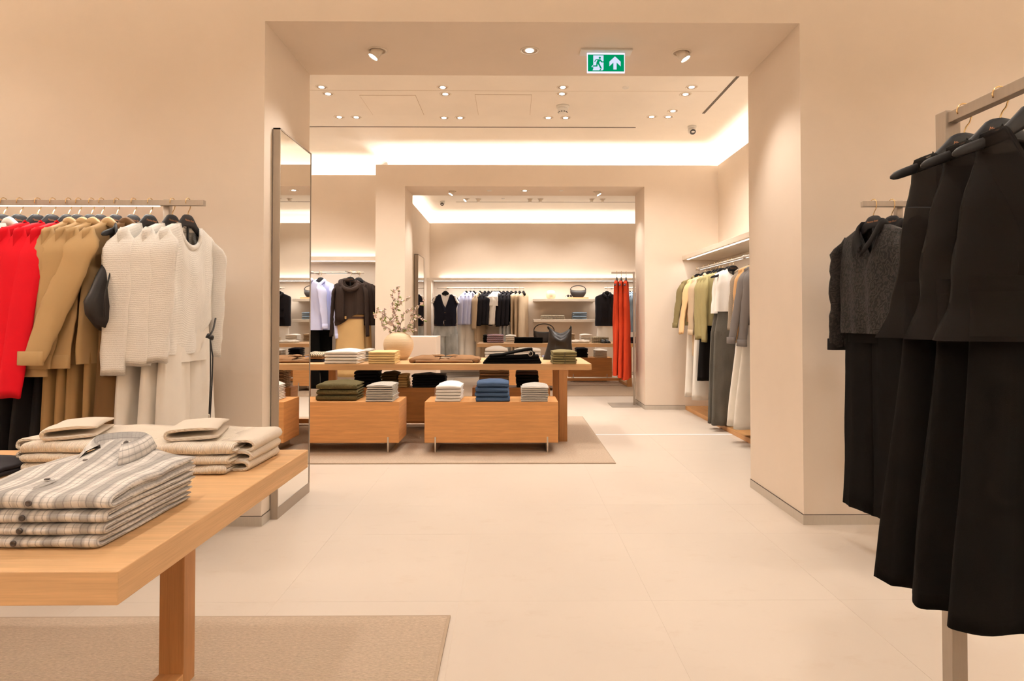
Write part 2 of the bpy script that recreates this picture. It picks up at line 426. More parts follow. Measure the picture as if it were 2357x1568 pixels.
# baseboards with the shadow gap above
def baseboard(name, x0, x1, y0, y1):
    struct(MB().box(x0, x1, y0, y1, 0, .058).build(name, BASEM))
    struct(MB().box(x0 + .001, x1 - .001, y0 + .001, y1 - .001, .058, .062).build('trim_2', LINE))
baseboard('baseboard_front_left', -4.5, AL - .004, A0 - .006, A0 + .004)
baseboard('baseboard_jamb_left', AL - .004, AL + .006, A0 - .006, A1)
baseboard('baseboard_front_right', AR + .004, 4.5, A0 - .006, A0 + .004)
baseboard('baseboard_jamb_right', AR - .006, AR + .004, A0 - .006, A1)
baseboard('baseboard_middle_right', BR + .004, 2.36, B0 - .006, B0 + .004)
baseboard('baseboard_passage_right', BR - .006, BR + .004, B0 - .006, B1)
baseboard('baseboard_middle_left', -1.88, BL + .006, B0 - .006, B0 + .004)
baseboard('baseboard_back', X3L, X3R, Y_BACK - .006, Y_BACK)
baseboard('baseboard_left', X2L, -1.88, Y_REC - .006, Y_REC)

# slots, panel seams in the ceilings
zc = Z_CEIL - .001
a, b = at(700, 292.5, z=Z_CEIL), at(1463, 293.5, z=Z_CEIL)
struct(MB().box(-3.4, b.x, b.y - .012, b.y + .012, zc - .002, Z_CEIL).build('trim_3', LINE))
a, b = at(1694, 175, z=Z_CEIL), at(1619, 261, z=Z_CEIL)
struct(MB().box(b.x - .016, b.x + .016, a.y - .6, b.y, zc - .002, Z_CEIL).build('trim_3', LINE))
a, b = at(1050, 465.5, z=Z_CEIL), at(1457, 465.5, z=Z_CEIL)
struct(MB().box(a.x, 3.6, b.y - .012, b.y + .012, zc - .002, Z_CEIL).build('trim_3', LINE))
a = at(1000, 208.5, z=Z_CEIL)
struct(MB().box(-3.4, 2.2, a.y - .002, a.y + .002, zc - .0005, Z_CEIL).build('trim_4', plain('seam', (.62, .50, .38), .9)))
SEAM = plain('panel_seam', (.50, .36, .24), .9)
for i, c in enumerate(([(828, 218.5), (957, 220), (976, 264.5), (857, 263.5)], [(1093, 217.5), (1223, 217.5), (1221, 264.5), (1101, 264)])):
    P = [at(*q, z=Z_CEIL) for q in c]
    x0, x1 = (P[0].x + P[3].x) / 2, (P[1].x + P[2].x) / 2; y0, y1 = (P[0].y + P[1].y) / 2, (P[2].y + P[3].y) / 2
    o = empty('access_panel', ((x0 + x1) / 2, (y0 + y1) / 2, Z_CEIL), 0, ['flush square access panel, left one in the middle room ceiling', 'flush square access panel, right one in the middle room ceiling'][i], 'access panel', 'access panels in the ceiling')
    w, d = (x1 - x0) / 2, (y1 - y0) / 2
    MB().box(-w + .003, w - .003, -d + .003, d - .003, -.004, -.001).build('panel', CEIL, o)
    mb = MB()
    for bx in ((-w, w, -d, -d + .003), (-w, w, d - .003, d), (-w, -w + .003, -d, d), (w - .003, w, -d, d)): mb.box(*bx, -.003, 0)
    mb.build('seam', SEAM, o)

# ------------------------------------------------------------------ shelves and niches
def shelf_led(o, x0, x1, y0, y1, z, name='led_strip'):
    return MB().box(x0, x1, y0, y1, z - .004, z).build(name, LED, o)
o = empty('wall_shelf', (0, 0, 0), 0, 'long lit shelf over clothes rail in the recess left of the doorway', 'shelf', 'lit shelves over the rails')
YS = 8.74
MB().box(X2L, -1.88, YS, Y_REC, 2.055, 2.115).build('board', SHELFM, o, bevel=.003)
shelf_led(o, X2L + .05, -1.93, YS + .03, YS + .055, 2.054)
area('shelf_light', ((X2L - 1.88) / 2, Y_REC - .05, 2.125), (PI, 0, 0), 3.0, .03, SHELF_W * 3.1)
area('shelf_light', ((X2L - 1.88) / 2, YS + .04, 2.048), (0, 0, 0), 3.0, .03, SHELF_W * 11.0)
o = empty('wall_shelf', (0, 0, 0), 0, 'lit shelf over the clothes rail on the wall at right', 'shelf', 'lit shelves over the rails')
XS = 2.334
MB().box(XS, X2R, A1 + .05, B0, 2.05, 2.11).build('board', SHELFM, o, bevel=.003)
shelf_led(o, XS + .03, XS + .055, A1 + .1, B0 - .12, 2.049)
area('shelf_light', (X2R - .05, (A1 + B0) / 2, 2.12), (PI, 0, PI / 2), 3.7, .03, SHELF_W * 3.0)
area('shelf_light', (XS + .04, (A1 + B0) / 2, 2.043), (0, 0, PI / 2), 3.7, .03, SHELF_W * 5.0)
o = empty('wall_shelf', (0, 0, 0), 0, 'long lit shelf across the far wall of the back room', 'shelf', 'lit shelves over the rails')
MB().box(X3L, X3R, 13.38, Y_BACK, 2.055, 2.115).build('board', SHELFM, o, bevel=.003)
MB().box(X3L, X3L + .10, 13.38, Y_BACK, 0, 2.055).build('side_panel', WALL, o)
shelf_led(o, X3L + .15, X3R - .1, 13.41, 13.43, 2.054)
area('shelf_light', (1.2, Y_BACK - .05, 2.125), (PI, 0, 0), 5.6, .03, SHELF_W * 6.5)
area('shelf_light', (1.2, 13.42, 2.048), (0, 0, 0), 5.6, .03, SHELF_W * 30.0)
for i, (py, lb) in enumerate(((688, 'upper floating shelf with handbag on the back room wall'), (735.5, 'lower floating shelf with folded denim on the back room wall'))):
    a, b = at(1228, py, y=13.45), at(1372, py, y=13.45)
    o = tag(MB().box(a.x, b.x, 13.45, Y_BACK, a.z - .055, a.z).build('floating_shelf', SHELFM, bevel=.003), lb, 'shelf', 'floating shelves')
    if i == 0: Z_SH1 = a.z
    else: Z_SH2 = a.z
tag(MB().box(2.365, X2R, A1 + .05, B0 - .006, 0, .052).build('platform', OAKY, bevel=.003), 'low wooden platform on the floor under the right wall rail', 'platform')

# ------------------------------------------------------------------ lamps
RING = plain('lamp_trim', (.80, .70, .58), .4); CUP = plain('shaded_lamp_cup', (.42, .32, .23), .5)  # cup colour is darkened to stand for shade inside the lamp hole
def spot(parent, loc, aim, w, ang, size=.04, blend=.9):
    l = bpy.data.lights.new('spot', 'SPOT'); l.energy = w; l.color = WARM; l.spot_size = math.radians(ang); l.spot_blend = blend; l.shadow_soft_size = size
    o = bpy.data.objects.new('spot', l); COL.objects.link(o)
    o.location = loc; o.rotation_euler = Vector(aim).to_track_quat('-Z', 'Y').to_euler()
    if parent: o.parent = parent
lamp_mesh = {}
def downlight(p, label, group, r=.066, tilt=None, w=SPOT_W, ang=95, aim=(0, 0, -1), face=True):
    o = empty('downlight', p, 0, label, 'downlight', group)
    key = (r, tilt, face)
    if key in lamp_mesh:
        for c in lamp_mesh[key]:
            d = c.copy(); COL.objects.link(d); d.parent = o
    else:
        parts = []
        mb = MB(); mb.lathe([(r, 0), (r, -.004), (r * .86, -.006), (r * .80, -.002)], 28, cap0=False, cap1=False); parts.append(mb.build('trim_ring', RING, o, True))
        mb = MB(); mb.lathe([(r * .82, -.0015), (r * .5, -.001)], 28, cap0=False, cap1=True); parts.append(mb.build('cup', CUP, o, True))
        if tilt is None:
            mb = MB(); mb.lathe([(r * .42, -.001), (r * .42, -.004), (r * .3, -.005)], 20); parts.append(mb.build('lamp_face', LAMP if face else RING, o))
        else:
            M = Matrix.Translation((0, 0, .005)) @ Matrix.Rotation(tilt[1], 4, 'Y') @ Matrix.Rotation(tilt[0], 4, 'X')
            mb = MB(); mb.lathe([(r * .55, .02), (r * .55, -.062), (r * .5, -.062), (r * .5, -.055)], 24); parts.append(mb.build('snoot', RING, o, True, xf=M))
            mb = MB(); mb.lathe([(r * .5, -.054), (r * .5, -.058)], 20); parts.append(mb.build('lamp_face', LAMP, o, xf=M))
        lamp_mesh[key] = parts
    if w: spot(o, (0, 0, -.09 if tilt else -.02), aim, w, ang)
    return o
for px, py, tl, w, aim in ((869, 116.5, (math.radians(-8), math.radians(28)), 1, (-.35, -.25, -1)), (1219, 116, None, 1, (0, 0, -1)), (1568, 121, (math.radians(-8), math.radians(-28)), 1, (.35, -.25, -1))):
    n = {869: 'left tilted recessed spotlight in the front doorway soffit', 1219: 'middle round recessed downlight in the front doorway soffit', 1568: 'right tilted recessed spotlight in the front doorway soffit'}[px]
    downlight(at(px, py, z=Z_SOF), n, 'lamps in the front doorway', tilt=tl, w=SOFFIT_W, aim=aim, ang=80)
for px, py, tl in ((1042, 440, (math.radians(-8), math.radians(28))), (1208, 439, None), (1374, 441, (math.radians(-8), math.radians(-28)))):
    n = {1042: 'left tilted spotlight in the rear doorway soffit', 1208: 'middle round downlight in the rear doorway soffit', 1374: 'right tilted spotlight in the rear doorway soffit'}[px]
    downlight(at(px, py, z=Z_SOF), n, 'lamps in the rear doorway', tilt=tl, w=SOFFIT_W * .9, aim=(0 if tl is None else math.copysign(.45, px - 1208), 0, -1), ang=80)
P2 = [(740, 200.5, 'front lamp of the left end pair'), (755, 216, 'rear lamp of the left end pair'), (1019, 201, 'front lamp of the pair between the access panels'), (1025, 216.5, 'rear lamp of the pair between the access panels'),
      (1295.5, 201, 'front lamp of the pair over the smoke detector'), (1293.5, 216, 'rear lamp of the pair over the smoke detector'), (1592, 200.5, 'front lamp of the pair by the right slot'), (1578, 217, 'rear lamp of the pair by the right slot'),
      (781, 269.5, 'left lamp of the leftmost rear pair'), (820, 270, 'right lamp of the leftmost rear pair'), (1022, 271, 'left lamp of the rear pair under the panels'), (1059, 271, 'right lamp of the rear pair under the panels'),
      (1262, 271, 'left lamp of the rear pair below the smoke detector'), (1302, 271, 'right lamp of the rear pair below the smoke detector'), (1500, 269, 'left lamp of the rear three at right'), (1538, 269, 'middle lamp of the rear three at right'), (1549, 255.5, 'upper lamp of the rear three at right')]
for px, py, lb in P2:
    p = at(px, py, z=Z_CEIL)
    downlight(p, 'small round downlight, ' + lb, 'downlights in the middle room ceiling', w=SPOT_W, ang=125)
P3 = [(1074, 457.5, 'lit tilted one at left'), (1101, 458, 'second from left'), (1220, 458, 'third from left'), (1244, 458, 'fourth from left'), (1362, 458, 'fifth from left'), (1387, 458, 'sixth from left')]
for i, (px, py, lb) in enumerate(P3):
    p = at(px, py, z=Z_CEIL)
    downlight(p, 'small tilted spotlight in the back room ceiling, ' + lb, 'spotlights in the back room ceiling', tilt=(math.radians(32), 0) if i else (math.radians(-20), math.radians(35)), w=SPOT3_W, aim=(0, .3, -1), ang=100)
for x, nm in ((-.6, 'left'), (.9, 'middle'), (2.6, 'right')):
    downlight((x, 10.6, Z_CEIL), f'small round downlight in the front of the back room ceiling, {nm} one', 'downlights hidden in the back room ceiling', w=SPOT3_W, ang=100)
for x, y, nm in ((-3.0, 5.6, 'front'), (-3.6, 7.0, 'middle'), (-3.0, 8.2, 'rear')):  # unseen lamps added to brighten the recess wall
    downlight((x, y, Z_CEIL), f'small added downlight left of the view in the middle room ceiling, {nm} one', 'downlights in the middle room ceiling', w=SPOT_W * 1.5, ang=110)
for x, nx_ in ((-3.2, 'far left'), (-1.1, 'inner left'), (1.1, 'inner right'), (3.2, 'far right')):
    for y, ny_ in ((-1.6, 'back'), (.9, 'middle'), (2.6, 'front')):
        downlight((x, y, Z_CEIL), f'round downlight in the front room ceiling, {nx_} of the {ny_} row', 'downlights in the front room ceiling', w=FRONT_SPOT_W, ang=120)
# small ceiling fittings
def disc(p, r, h, label, name, m=WHITEP):
    mb = MB(); mb.lathe([(r, 0), (r, -h * .6), (r * .8, -h)], 20); return tag(mb.build(name, m, smooth=False, xf=Matrix.Translation(p)), label, 'sprinkler', 'ceiling sprinklers')
disc(at(1440, 201, z=Z_CEIL), .035, .012, 'small white sprinkler disc right of the smoke detector', 'sprinkler')
disc(at(1126, 438, z=Z_SOF), .035, .012, 'left small disc in the rear doorway soffit', 'sprinkler')
disc(at(1292, 438.5, z=Z_SOF), .03, .008, 'right small disc in the rear doorway soffit', 'sprinkler')
disc(at(1158, 457, z=Z_CEIL), .035, .012, 'small white disc in the back room ceiling', 'sprinkler')
p = at(1295, 244, z=Z_CEIL)
o = empty('smoke_detector', p, 0, 'white smoke detector on the middle room ceiling', 'smoke detector')
mb = MB(); mb.lathe([(.075, 0), (.075, -.02), (.06, -.028)], 28); mb.build('base', WHITEP, o, True)
mb = MB(); mb.lathe([(.058, -.026), (.058, -.05), (.05, -.06), (.046, -.085), (.03, -.09)], 28); mb.build('head', WHITEP, o, True)
mb = MB()
for k in range(10):
    t = 2 * PI * k / 10; mb.box(.0475 * math.cos(t) - .008, .0475 * math.cos(t) + .008, .0475 * math.sin(t) - .008, .0475 * math.sin(t) + .008, -.078, -.072)
mb.build('vent', DARK, o)
def camera_dome(p, label, m):
    o = empty('security_camera', p, 0, label, 'security camera', 'security cameras')
    mb = MB(); mb.lathe([(.055, 0), (.055, -.02), (.045, -.03)], 24); mb.build('base', WHITEP, o, True)
    mb = MB(); mb.lathe([(.02, -.025), (.048, -.035), (.055, -.06), (.048, -.085), (.02, -.10)], 24); mb.build('ball', WHITEP, o, True)
    mb = MB(); mb.lathe([(.036, 0), (.036, -.016), (.03, -.018)], 20)
    mb.build('lens', DARK, o, True, xf=Matrix.Translation((0, -.025, -.075)) @ Matrix.Rotation(math.radians(-45), 4, 'X'))
camera_dome(at(1593, 296, z=Z_CEIL - .03) + Vector((0, 0, .03)), 'white ball security camera by the right cove of the middle room', None)
camera_dome(at(1018, 465, z=Z_CEIL - .03) + Vector((0, 0, .03)), 'white ball security camera at the left cove of the back room', None)

# exit sign
EGREEN = emit('exit_green', (.0, .26, .10), .95); EWHITE = emit('exit_white', (.60, .64, .95), 1.0); EDGE = emit('exit_edge', (.86, .82, .98), .95)
p = at(1394, 118, z=Z_SOF)
SY = p.y
l, r_ = at(1351, 168, y=SY), at(1438, 168, y=SY); tz = at(1394, 124, y=SY).z; bz = l.z
o = empty('exit_sign', ((l.x + r_.x) / 2, SY, Z_SOF), 0, 'green running man exit sign with arrow hanging from doorway soffit', 'exit sign')
w = (r_.x - l.x) / 2; cz = Z_SOF
MB().box(-w * 1.36, w * 1.36, -.05, .05, -.014, 0).build('ceiling_plate', WHITEP, o, bevel=.003)
MB().box(-w, w, -.006, .006, bz - cz, -.014).build('panel', EDGE, o)
gx0, gx1, gz0, gz1 = -w * .955, w * .955, bz - cz + .008, -.026
MB().box(gx0, gx1, -.0075, -.006, gz0, gz1).build('green_face', EGREEN, o)
# pictogram drawn in the sign's own plane; u,v in 0..1 of the green field
def poly_part(name, pts, m, y):
    mb = MB(); f = [mb.vert((lerp(gx0, gx1, u), y, lerp(gz1, gz0, v))) for u, v in pts]
    g = [mb.vert((lerp(gx0, gx1, u), y - .0008, lerp(gz1, gz0, v))) for u, v in pts]
    mb.face(g); n = len(pts)
    for i in range(n): mb.face((f[i], f[(i + 1) % n], g[(i + 1) % n], g[i]))
    return mb.build(name, m, o)
U = lambda x: (x - 455) / 1270.0
V = lambda y: (y - 510) / 605.0
def S(*q): return [(U(x), V(y)) for x, y in q]
poly_part('arrow', S((1407, 575), (1605, 765), (1605, 930), (1462, 795), (1462, 1045), (1350, 1045), (1350, 795), (1210, 930), (1210, 765)), EWHITE, -.0076)
poly_part('door_shape', S((645, 540), (1003, 540), (1003, 1040), (970, 1078), (615, 1078), (645, 1030), (645, 965), (580, 965), (590, 925), (645, 880)), EWHITE, -.0076)
poly_part('runner', [(U(872 + 40 * math.cos(t)), V(628 + 40 * math.sin(t))) for t in [2 * PI * k / 16 for k in range(16)]], EGREEN, -.0086)
poly_part('runner', S((730, 682), (880, 682), (905, 695), (958, 760), (1003, 760), (1003, 795), (920, 795), (880, 745), (850, 810), (942, 1005), (935, 1020), (885, 1010), (805, 845), (785, 945), (605, 945), (640, 905), (745, 900), (752, 800), (790, 712), (748, 712), (705, 780), (680, 775), (685, 750)), EGREEN, -.0086)
poly_part('runner', S((850, 1078), (885, 1035), (930, 1035), (895, 1078)), EGREEN, -.0086)

# ------------------------------------------------------------------ mirrors, rugs, tables, boxes, stands
def mirror(p, th, w, h, label):
    o = empty('standing_mirror', p, 0, label, 'mirror', 'standing mirrors')   # stands along +y, glass faces +x
    fr = .028
    mb = MB(); mb.box(0, th, 0, fr * .35, 0, h).box(0, th, w - fr * .35, w, 0, h).box(0, th, 0, w, h - fr * .35, h)
    mb.build('frame', TAUPE, o)
    MB().box(0, th, fr * .35, w - fr * .35, 0, .07).build('kick_plate', TAUPE, o)
    MB().box(.01, th - .003, fr * .35, w - fr * .35, .07, h - fr * .35).build('glass', MIRROR, o)
mirror((-1.506, 3.926, 0), .044, .615, 2.449, 'tall taupe framed mirror against the left side of front doorway')
a = at(958, 733, x=-1.78)
mirror((X3L + .01, 11.66, 0), .07, .78, 2.449, 'tall narrow mirror on left wall of the back room')

def rug(x0, x1, y0, y1, label):
    o = empty('rug', ((x0 + x1) / 2, (y0 + y1) / 2, 0), 0, label, 'rug', 'woven rugs')
    w, d = (x1 - x0) / 2, (y1 - y0) / 2
    MB().box(-w + .012, w - .012, -d + .012, d - .012, .0005, .010).build('pile', RUG, o)
    mb = MB()
    for b in ((-w, w, -d, -d + .012), (-w, w, d - .012, d), (-w, -w + .012, -d + .012, d - .012), (w - .012, w, -d + .012, d - .012)): mb.box(*b, .0005, .0085)
    mb.build('binding', RUG_EDGE, o)
rug(-3.6, -.26, .9, 2.644, 'beige woven rug under the near display table')
rug(-2.9, .888, 5.392, 7.95, 'beige woven rug under the middle room display table')
rug(-1.2, 3.3, 10.05, 13.0, 'beige woven rug under the back room display table')

ZT_TAB, TH = .79, .062
def table(x0, x1, y0, y1, legs, label, zb=.0085, post=.083, rear_bar=True):
    o = empty('display_table', ((x0 + x1) / 2, (y0 + y1) / 2, 0), 0, label, 'table', 'long oak display tables')
    cx, cy = (x0 + x1) / 2, (y0 + y1) / 2
    def part(n, m, x0, x1, y0, y1, z0, z1): MB().box(x0 - cx, x1 - cx, y0 - cy, y1 - cy, z0, z1).build(n, m, o, bevel=.0025)
    part('tabletop', OAK, x0, x1, y0, y1, ZT_TAB - TH, ZT_TAB)
    for lx in legs:
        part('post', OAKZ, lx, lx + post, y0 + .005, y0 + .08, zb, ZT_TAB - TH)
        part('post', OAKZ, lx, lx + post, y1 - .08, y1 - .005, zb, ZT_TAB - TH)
        part('foot_bar', OAKY, lx, lx + post, y0 + .08, y1 - .08, zb, zb + .05)
    if rear_bar: part('stretcher', OAKB, legs[0] + post, legs[1], y1 - .06, y1 - .01, .03, .08)
table(-3.3, -.717, 1.152, 2.209, (-2.9, -1.186), 'long oak table nearest the camera holding plaid shirts', rear_bar=False)
T2 = (-2.40, .797, 6.313, 7.365)
table(*T2, (-2.135, .468), 'long oak table in the middle room with vase and jeans')
T3 = (-.65, 2.62, 11.35, 12.3)
table(*T3, (-.45, 2.08), 'long oak table in the back room beyond the rear doorway')

BZ0, BZ1 = .098, .475
def box_unit(x0, x1, y0, dep, label, lx=None):
    o = empty('display_box', ((x0 + x1) / 2, y0 + dep / 2, 0), 0, label, 'display box', 'low oak display boxes')
    w = (x1 - x0) / 2
    MB().box(-w, w, -dep / 2, dep / 2, BZ0, BZ1).build('body', OAKB, o, bevel=.003)
    for s in (-1, 1):
        MB().box(s * (w - .10) - .007, s * (w - .10) + .007, -dep / 2 - .004, dep / 2 + .004, .009, BZ0).build('leg', STEEL, o)
        MB().box(s * (w - .10) - .007, s * (w - .10) + .007, -dep / 2 - .004, -dep / 2 + .002, BZ0, BZ0 + .055).build('clip', STEEL, o)
YB = at(977, 1042, z=.009).y
xa, xb = at(977, 1000, y=YB).x, at(1285, 1000, y=YB).x
xl = at(935 - 17, 1000, y=YB).x
box_unit(xa, xb, YB, .42, 'low oak display box with denim on steel plates, right one before table')
box_unit(xl - 1.247, xl, YB, .42, 'low oak display box with olive sweaters on steel plates, left of table front')
YB2 = 7.02
BX1 = at(1087, 893, y=YB2).x, at(1256, 893, y=YB2).x
BX0 = at(1000, 893, y=YB2).x
box_unit(-2.03, BX0, YB2, .24, 'oak display box at back under middle table, left one')
box_unit(BX1[0], BX1[1] + .05, YB2, .24, 'oak display box at back under middle table, right one')
YB3 = 10.72
box_unit(at(1120, 880, y=YB3).x, at(1290, 880, y=YB3).x, YB3, .42, 'oak display box before the back room table with white stacks')
YB4 = 12.3
box_unit(at(1308, 868, y=YB4).x, at(1409, 868, y=YB4).x, YB4, .42, 'oak display box standing under the back room table at right')
# plinth
a, b = at(925, 775, y=7.95), at(1004.5, 775, y=7.95)
tag(MB().box(a.x, b.x, 7.95, 8.40, 0, a.z).build('plinth', WALL, bevel=.003), 'plain cream plinth standing behind the vase', 'plinth')
# ------------------------------------------------------------------ garment builders (local frame: rail centre at origin, x along the hanger, front = -y)
HT = [(0, -.0565), (.03, -.062), (.06, -.090), (.1, -.120), (.16, -.146), (.205, -.162), (.232, -.176), (.26, -.215), (.32, -.33)]
def ht(x): return interp(HT, abs(x))
hanger_parts = {}
def make_hanger(mat, letters, hook_m=GOLD):
    key = (mat.name, letters)
    if key in hanger_parts: return hanger_parts[key]
    out = []
    pts = [(.0, 0, -.075), (0, 0, -.055), (.006, 0, -.042), (.016, 0, -.03), (.0225, 0, -.012), (.0225, 0, .004)] + [(.022 * math.cos(t), 0, .004 + .022 * math.sin(t)) for t in [PI * k / 7 for k in range(1, 9)]]
    mb = MB(); mb.tube(pts, .0022, 6); out.append(('hook', mb, hook_m, True))
    cz = [(0, -.092), (.036, -.096), (.066, -.120), (.1, -.146), (.16, -.170), (.225, -.193)]
    hh = [(0, .064), (.030, .062), (.040, .056), (.066, .044), (.1, .032), (.18, .028), (.225, .024)]
    tt = [(0, .015), (.06, .016), (.14, .020), (.21, .026), (.225, .020)]
    rings = []
    for k in range(-17, 18):
        x = .225 * k / 17; ax = abs(x); h = interp(hh, ax) / 2; t = interp(tt, ax) / 2; z = interp(cz, ax)
        if abs(k) == 17: h *= .35; t *= .35
        if abs(k) == 16: h *= .85; t *= .85
        rings.append([(x, t * a, z + h * b) for a, b in ((-.6, -1), (.6, -1), (1, -.6), (1, .6), (.6, 1), (-.6, 1), (-1, .6), (-1, -.6))])
    mb = MB(); mb.loft(rings, True, True, True); out.append(('arms', mb, mat, True))
    mb = MB(); mb.box(-.19, .19, -.003, .003, -.30, -.292).box(-.006, .006, -.004, .004, -.30, -.115); 
    if 'plain' not in mat.name: out.append(('clip_bar', mb, mat, False))
    hanger_parts[key] = [mb.build(n, m, None, sm) for n, mb, m, sm in out]
    if letters:
        c = bpy.data.curves.new('lettering', 'FONT'); c.body = 'Massimo Dutti'; c.size = .0135; c.align_x = 'CENTER'; c.shear = .25; c.extrude = .0002; c.materials.append(COPPER)
        tmp = bpy.data.objects.new('tmp', c); COL.objects.link(tmp)
        me = bpy.data.meshes.new_from_object(tmp.evaluated_get(bpy.context.evaluated_depsgraph_get())); bpy.data.objects.remove(tmp)
        if not me.materials: me.materials.append(COPPER)
        o = bpy.data.objects.new('lettering', me); COL.objects.link(o)
        o.matrix_local = Matrix.Translation((0, -.0083, -.096)) @ Matrix.Rotation(PI / 2, 4, 'X'); hanger_parts[key].append(o)
    hanger_parts[key + ('fresh',)] = True
    return hanger_parts[key]
def hanger(pos, ang, label, group, mat=HANG, letters=False):
    key = (mat.name, letters); parts = make_hanger(mat, letters)
    o = empty('hanger', pos, ang, label, 'hanger', group)
    fresh = hanger_parts.pop(key + ('fresh',), None)
    for p in parts:
        if fresh: p.parent = o
        else:
            d = p.copy(); COL.objects.link(d); d.parent = o
    return o

def top(root, m, seed, W=.236, hem=.25, L=.68, neck=.085, nf=.075, nb=.015, vneck=False, dep=.06, fold=.02, fk=3.2, wf=None, hemf=None,
        sleeve=None, sr=(.078, .055), swing=0.0, out=.10, collar=None, m2=None, band=True, cuff=False, buttons=None, open_front=0, nu=18, nv=18, wr=1.0, sb=.33):
    """torso with front and back panels, shoulders, neck opening; children: torso, sleeve x2, neckband or collar, cuff x2, button"""
    m2 = m2 or m
    rings = []
    for i in range(nv + 1):
        v = i / nv; vv = v ** 1.25
        w = interp(wf, vv) if wf else lerp(W, hem, smst(vv))
        d = .021 + (dep - .021) * min(1, vv * 4) ** .7
        ring = []
        for side, js in ((-1, range(0, nu + 1)), (1, range(nu - 1, 0, -1))):
            for j in js:
                u = -1 + 2 * j / nu; xsx = (wf[0][1] if wf else W) * u
                z0 = ht(xsx)
                if abs(xsx) < neck:
                    dr = nf if side < 0 else nb; q = abs(xsx) / neck
                    z0 = ht(neck) - dr * ((1 - q) if (vneck and side < 0) else math.sqrt(max(0, 1 - q * q)))
                zh = -L + (hemf(u, side) if hemf else 0)
                prof = max(0, 1 - abs(u) ** lerp(9, 2.6, min(1, vv * 5))) ** .5
                a = fold * min(1, vv * 2.2)
                rd = math.sin(u * fk * 3.1 + seed * 2.3 + side + 1.5 * nz(u * 2, vv * 2, seed)) * vv
                y = side * d * prof + a * (nz(u * fk + seed * 7.1, side * 3 + seed, vv * 1.1) * (.35 + prof) + .45 * rd * prof + .5 * nz(u * fk * 2.7, seed, vv * 4))
                x = u * w + .5 * a * nz(seed * 3, side, vv * 4 + u)
                ring.append((x, y, lerp(z0, zh, vv)))
        rings.append(ring)
    mb = MB(); b = mb.loft(rings); n = 2 * nu
    for j in range(nu):
        x0, x1 = (wf[0][1] if wf else W) * (-1 + 2 * j / nu), (wf[0][1] if wf else W) * (-1 + 2 * (j + 1) / nu)
        if min(abs(x0), abs(x1)) < neck * .9: continue
        bi, bj = (n - j) % n, n - j - 1
        q = [b + j, b + j + 1, b + bj, b + bi]
        q2 = list(dict.fromkeys(q))
        if len(q2) > 2: mb.face(q2[::-1])
    # turned-in hem
    last = rings[-1]
    mb.loft([last, [(p[0] * .985, p[1] * .9, p[2] + .012) for p in last]])
    mb.build('torso', m, root, True)
    if sleeve:
        for s in (-1, 1):
            rings = []; ns = 20
            for i in range(ns + 1):
                t = i / ns
                ot = out if not isinstance(out, tuple) else (out[0] if s < 0 else out[1])
                xx = s * (W - .045 + .034 * smst(t * 5) + ot * t * sleeve)
                zz = ht(W - .045) + .002 - (sleeve + .02) * t
                yy = swing * t ** 1.4 * sleeve
                a = lerp(sr[0], sr[1], t) * (.22 + .78 * smst(t * 7)); bb = a * sb + .004
                rr = []
                for k in range(16):
                    th = 2 * PI * k / 16
                    g = 1 + wr * (.26 * nz(math.cos(th) * 1.1 + seed * 3, math.sin(th) * 1.3 + t * 6, s + seed) + .13 * nz(math.cos(th) * 2 + t * 4, math.sin(th) * 2 + t * 16, s * 4 + seed))
                    rr.append((xx + bb * math.cos(th) * g, yy + a * math.sin(th) * g, zz + .008 * nz(th, seed, 9)))
                rings.append(rr)
            rings.append([(lerp(p[0], xx, .15), lerp(p[1], yy, .15), p[2] + .012) for p in rings[-1]])
            mb = MB(); mb.loft(rings, True, True, False); so = mb.build('sleeve', m, root, True)
            if cuff:
                mb = MB(); c = rings[-2]; ctr = Vector((xx, yy, 0))
                ex = lambda p, k, dz: (lerp(ctr.x, p[0], k), lerp(ctr.y, p[1], k), zz + dz)
                mb.loft([[ex(p, 1.05, -.004) for p in c], [ex(p, 1.09, -.002) for p in c], [ex(p, 1.07, .06) for p in c], [ex(p, 1.0, .061) for p in c]])
                mb.build('cuff', m2, so, True)
    if collar == 'shirt':
        rows = []
        ph0 = math.radians(-78)
        nn = 22
        base, topr, fall = [], [], []
        for k in range(nn + 1):
            ph = lerp(ph0, 2 * PI - PI - ph0 + 0, k / nn) if False else lerp(-PI / 2 + .18, 1.5 * PI - .18, k / nn)
            cx, cy = math.cos(ph), math.sin(ph)
            front = max(0, -cy)
            zb = ht(neck) - .010 - nf * .75 * front ** 2
            base.append(((neck - .008) * cx, .042 * cy - .012, zb))
            topr.append(((neck - .014) * cx, .046 * cy - .012, zb + .036 - .008 * front))
            fall.append(((neck + .022 + .012 * front ** 3) * cx, .074 * cy - .012 - .02 * front ** 4, zb - .012 - .040 * front ** 3))
        mid = [tuple((Vector(a) + Vector(c)) / 2 + Vector((0, 0, .012))) for a, c in zip(topr, fall)]
        mb = MB(); mb.loft([base, topr, mid, fall, [(p[0] * .97, p[1] * .97, p[2] + .004) for p in fall]], closed=False); mb.build('collar', m2, root, True)
    elif band:
        loop = []
        for k in range(33):
            u = -1 + 2 * (k / 32)
            q = abs(u); dr = nf
            loop.append((neck * u, -.014 * math.sqrt(max(0, 1 - q * q)) - .012, ht(neck) - dr * ((1 - q) if vneck else math.sqrt(max(0, 1 - q * q)))))
        for k in range(1, 24):
            u = 1 - 2 * k / 24; loop.append((neck * u, .012 * math.sqrt(max(0, 1 - u * u)) + .006, ht(neck) - nb * math.sqrt(max(0, 1 - u * u))))
        rr = band if isinstance(band, float) else .009
        rings = []
        L_ = len(loop)
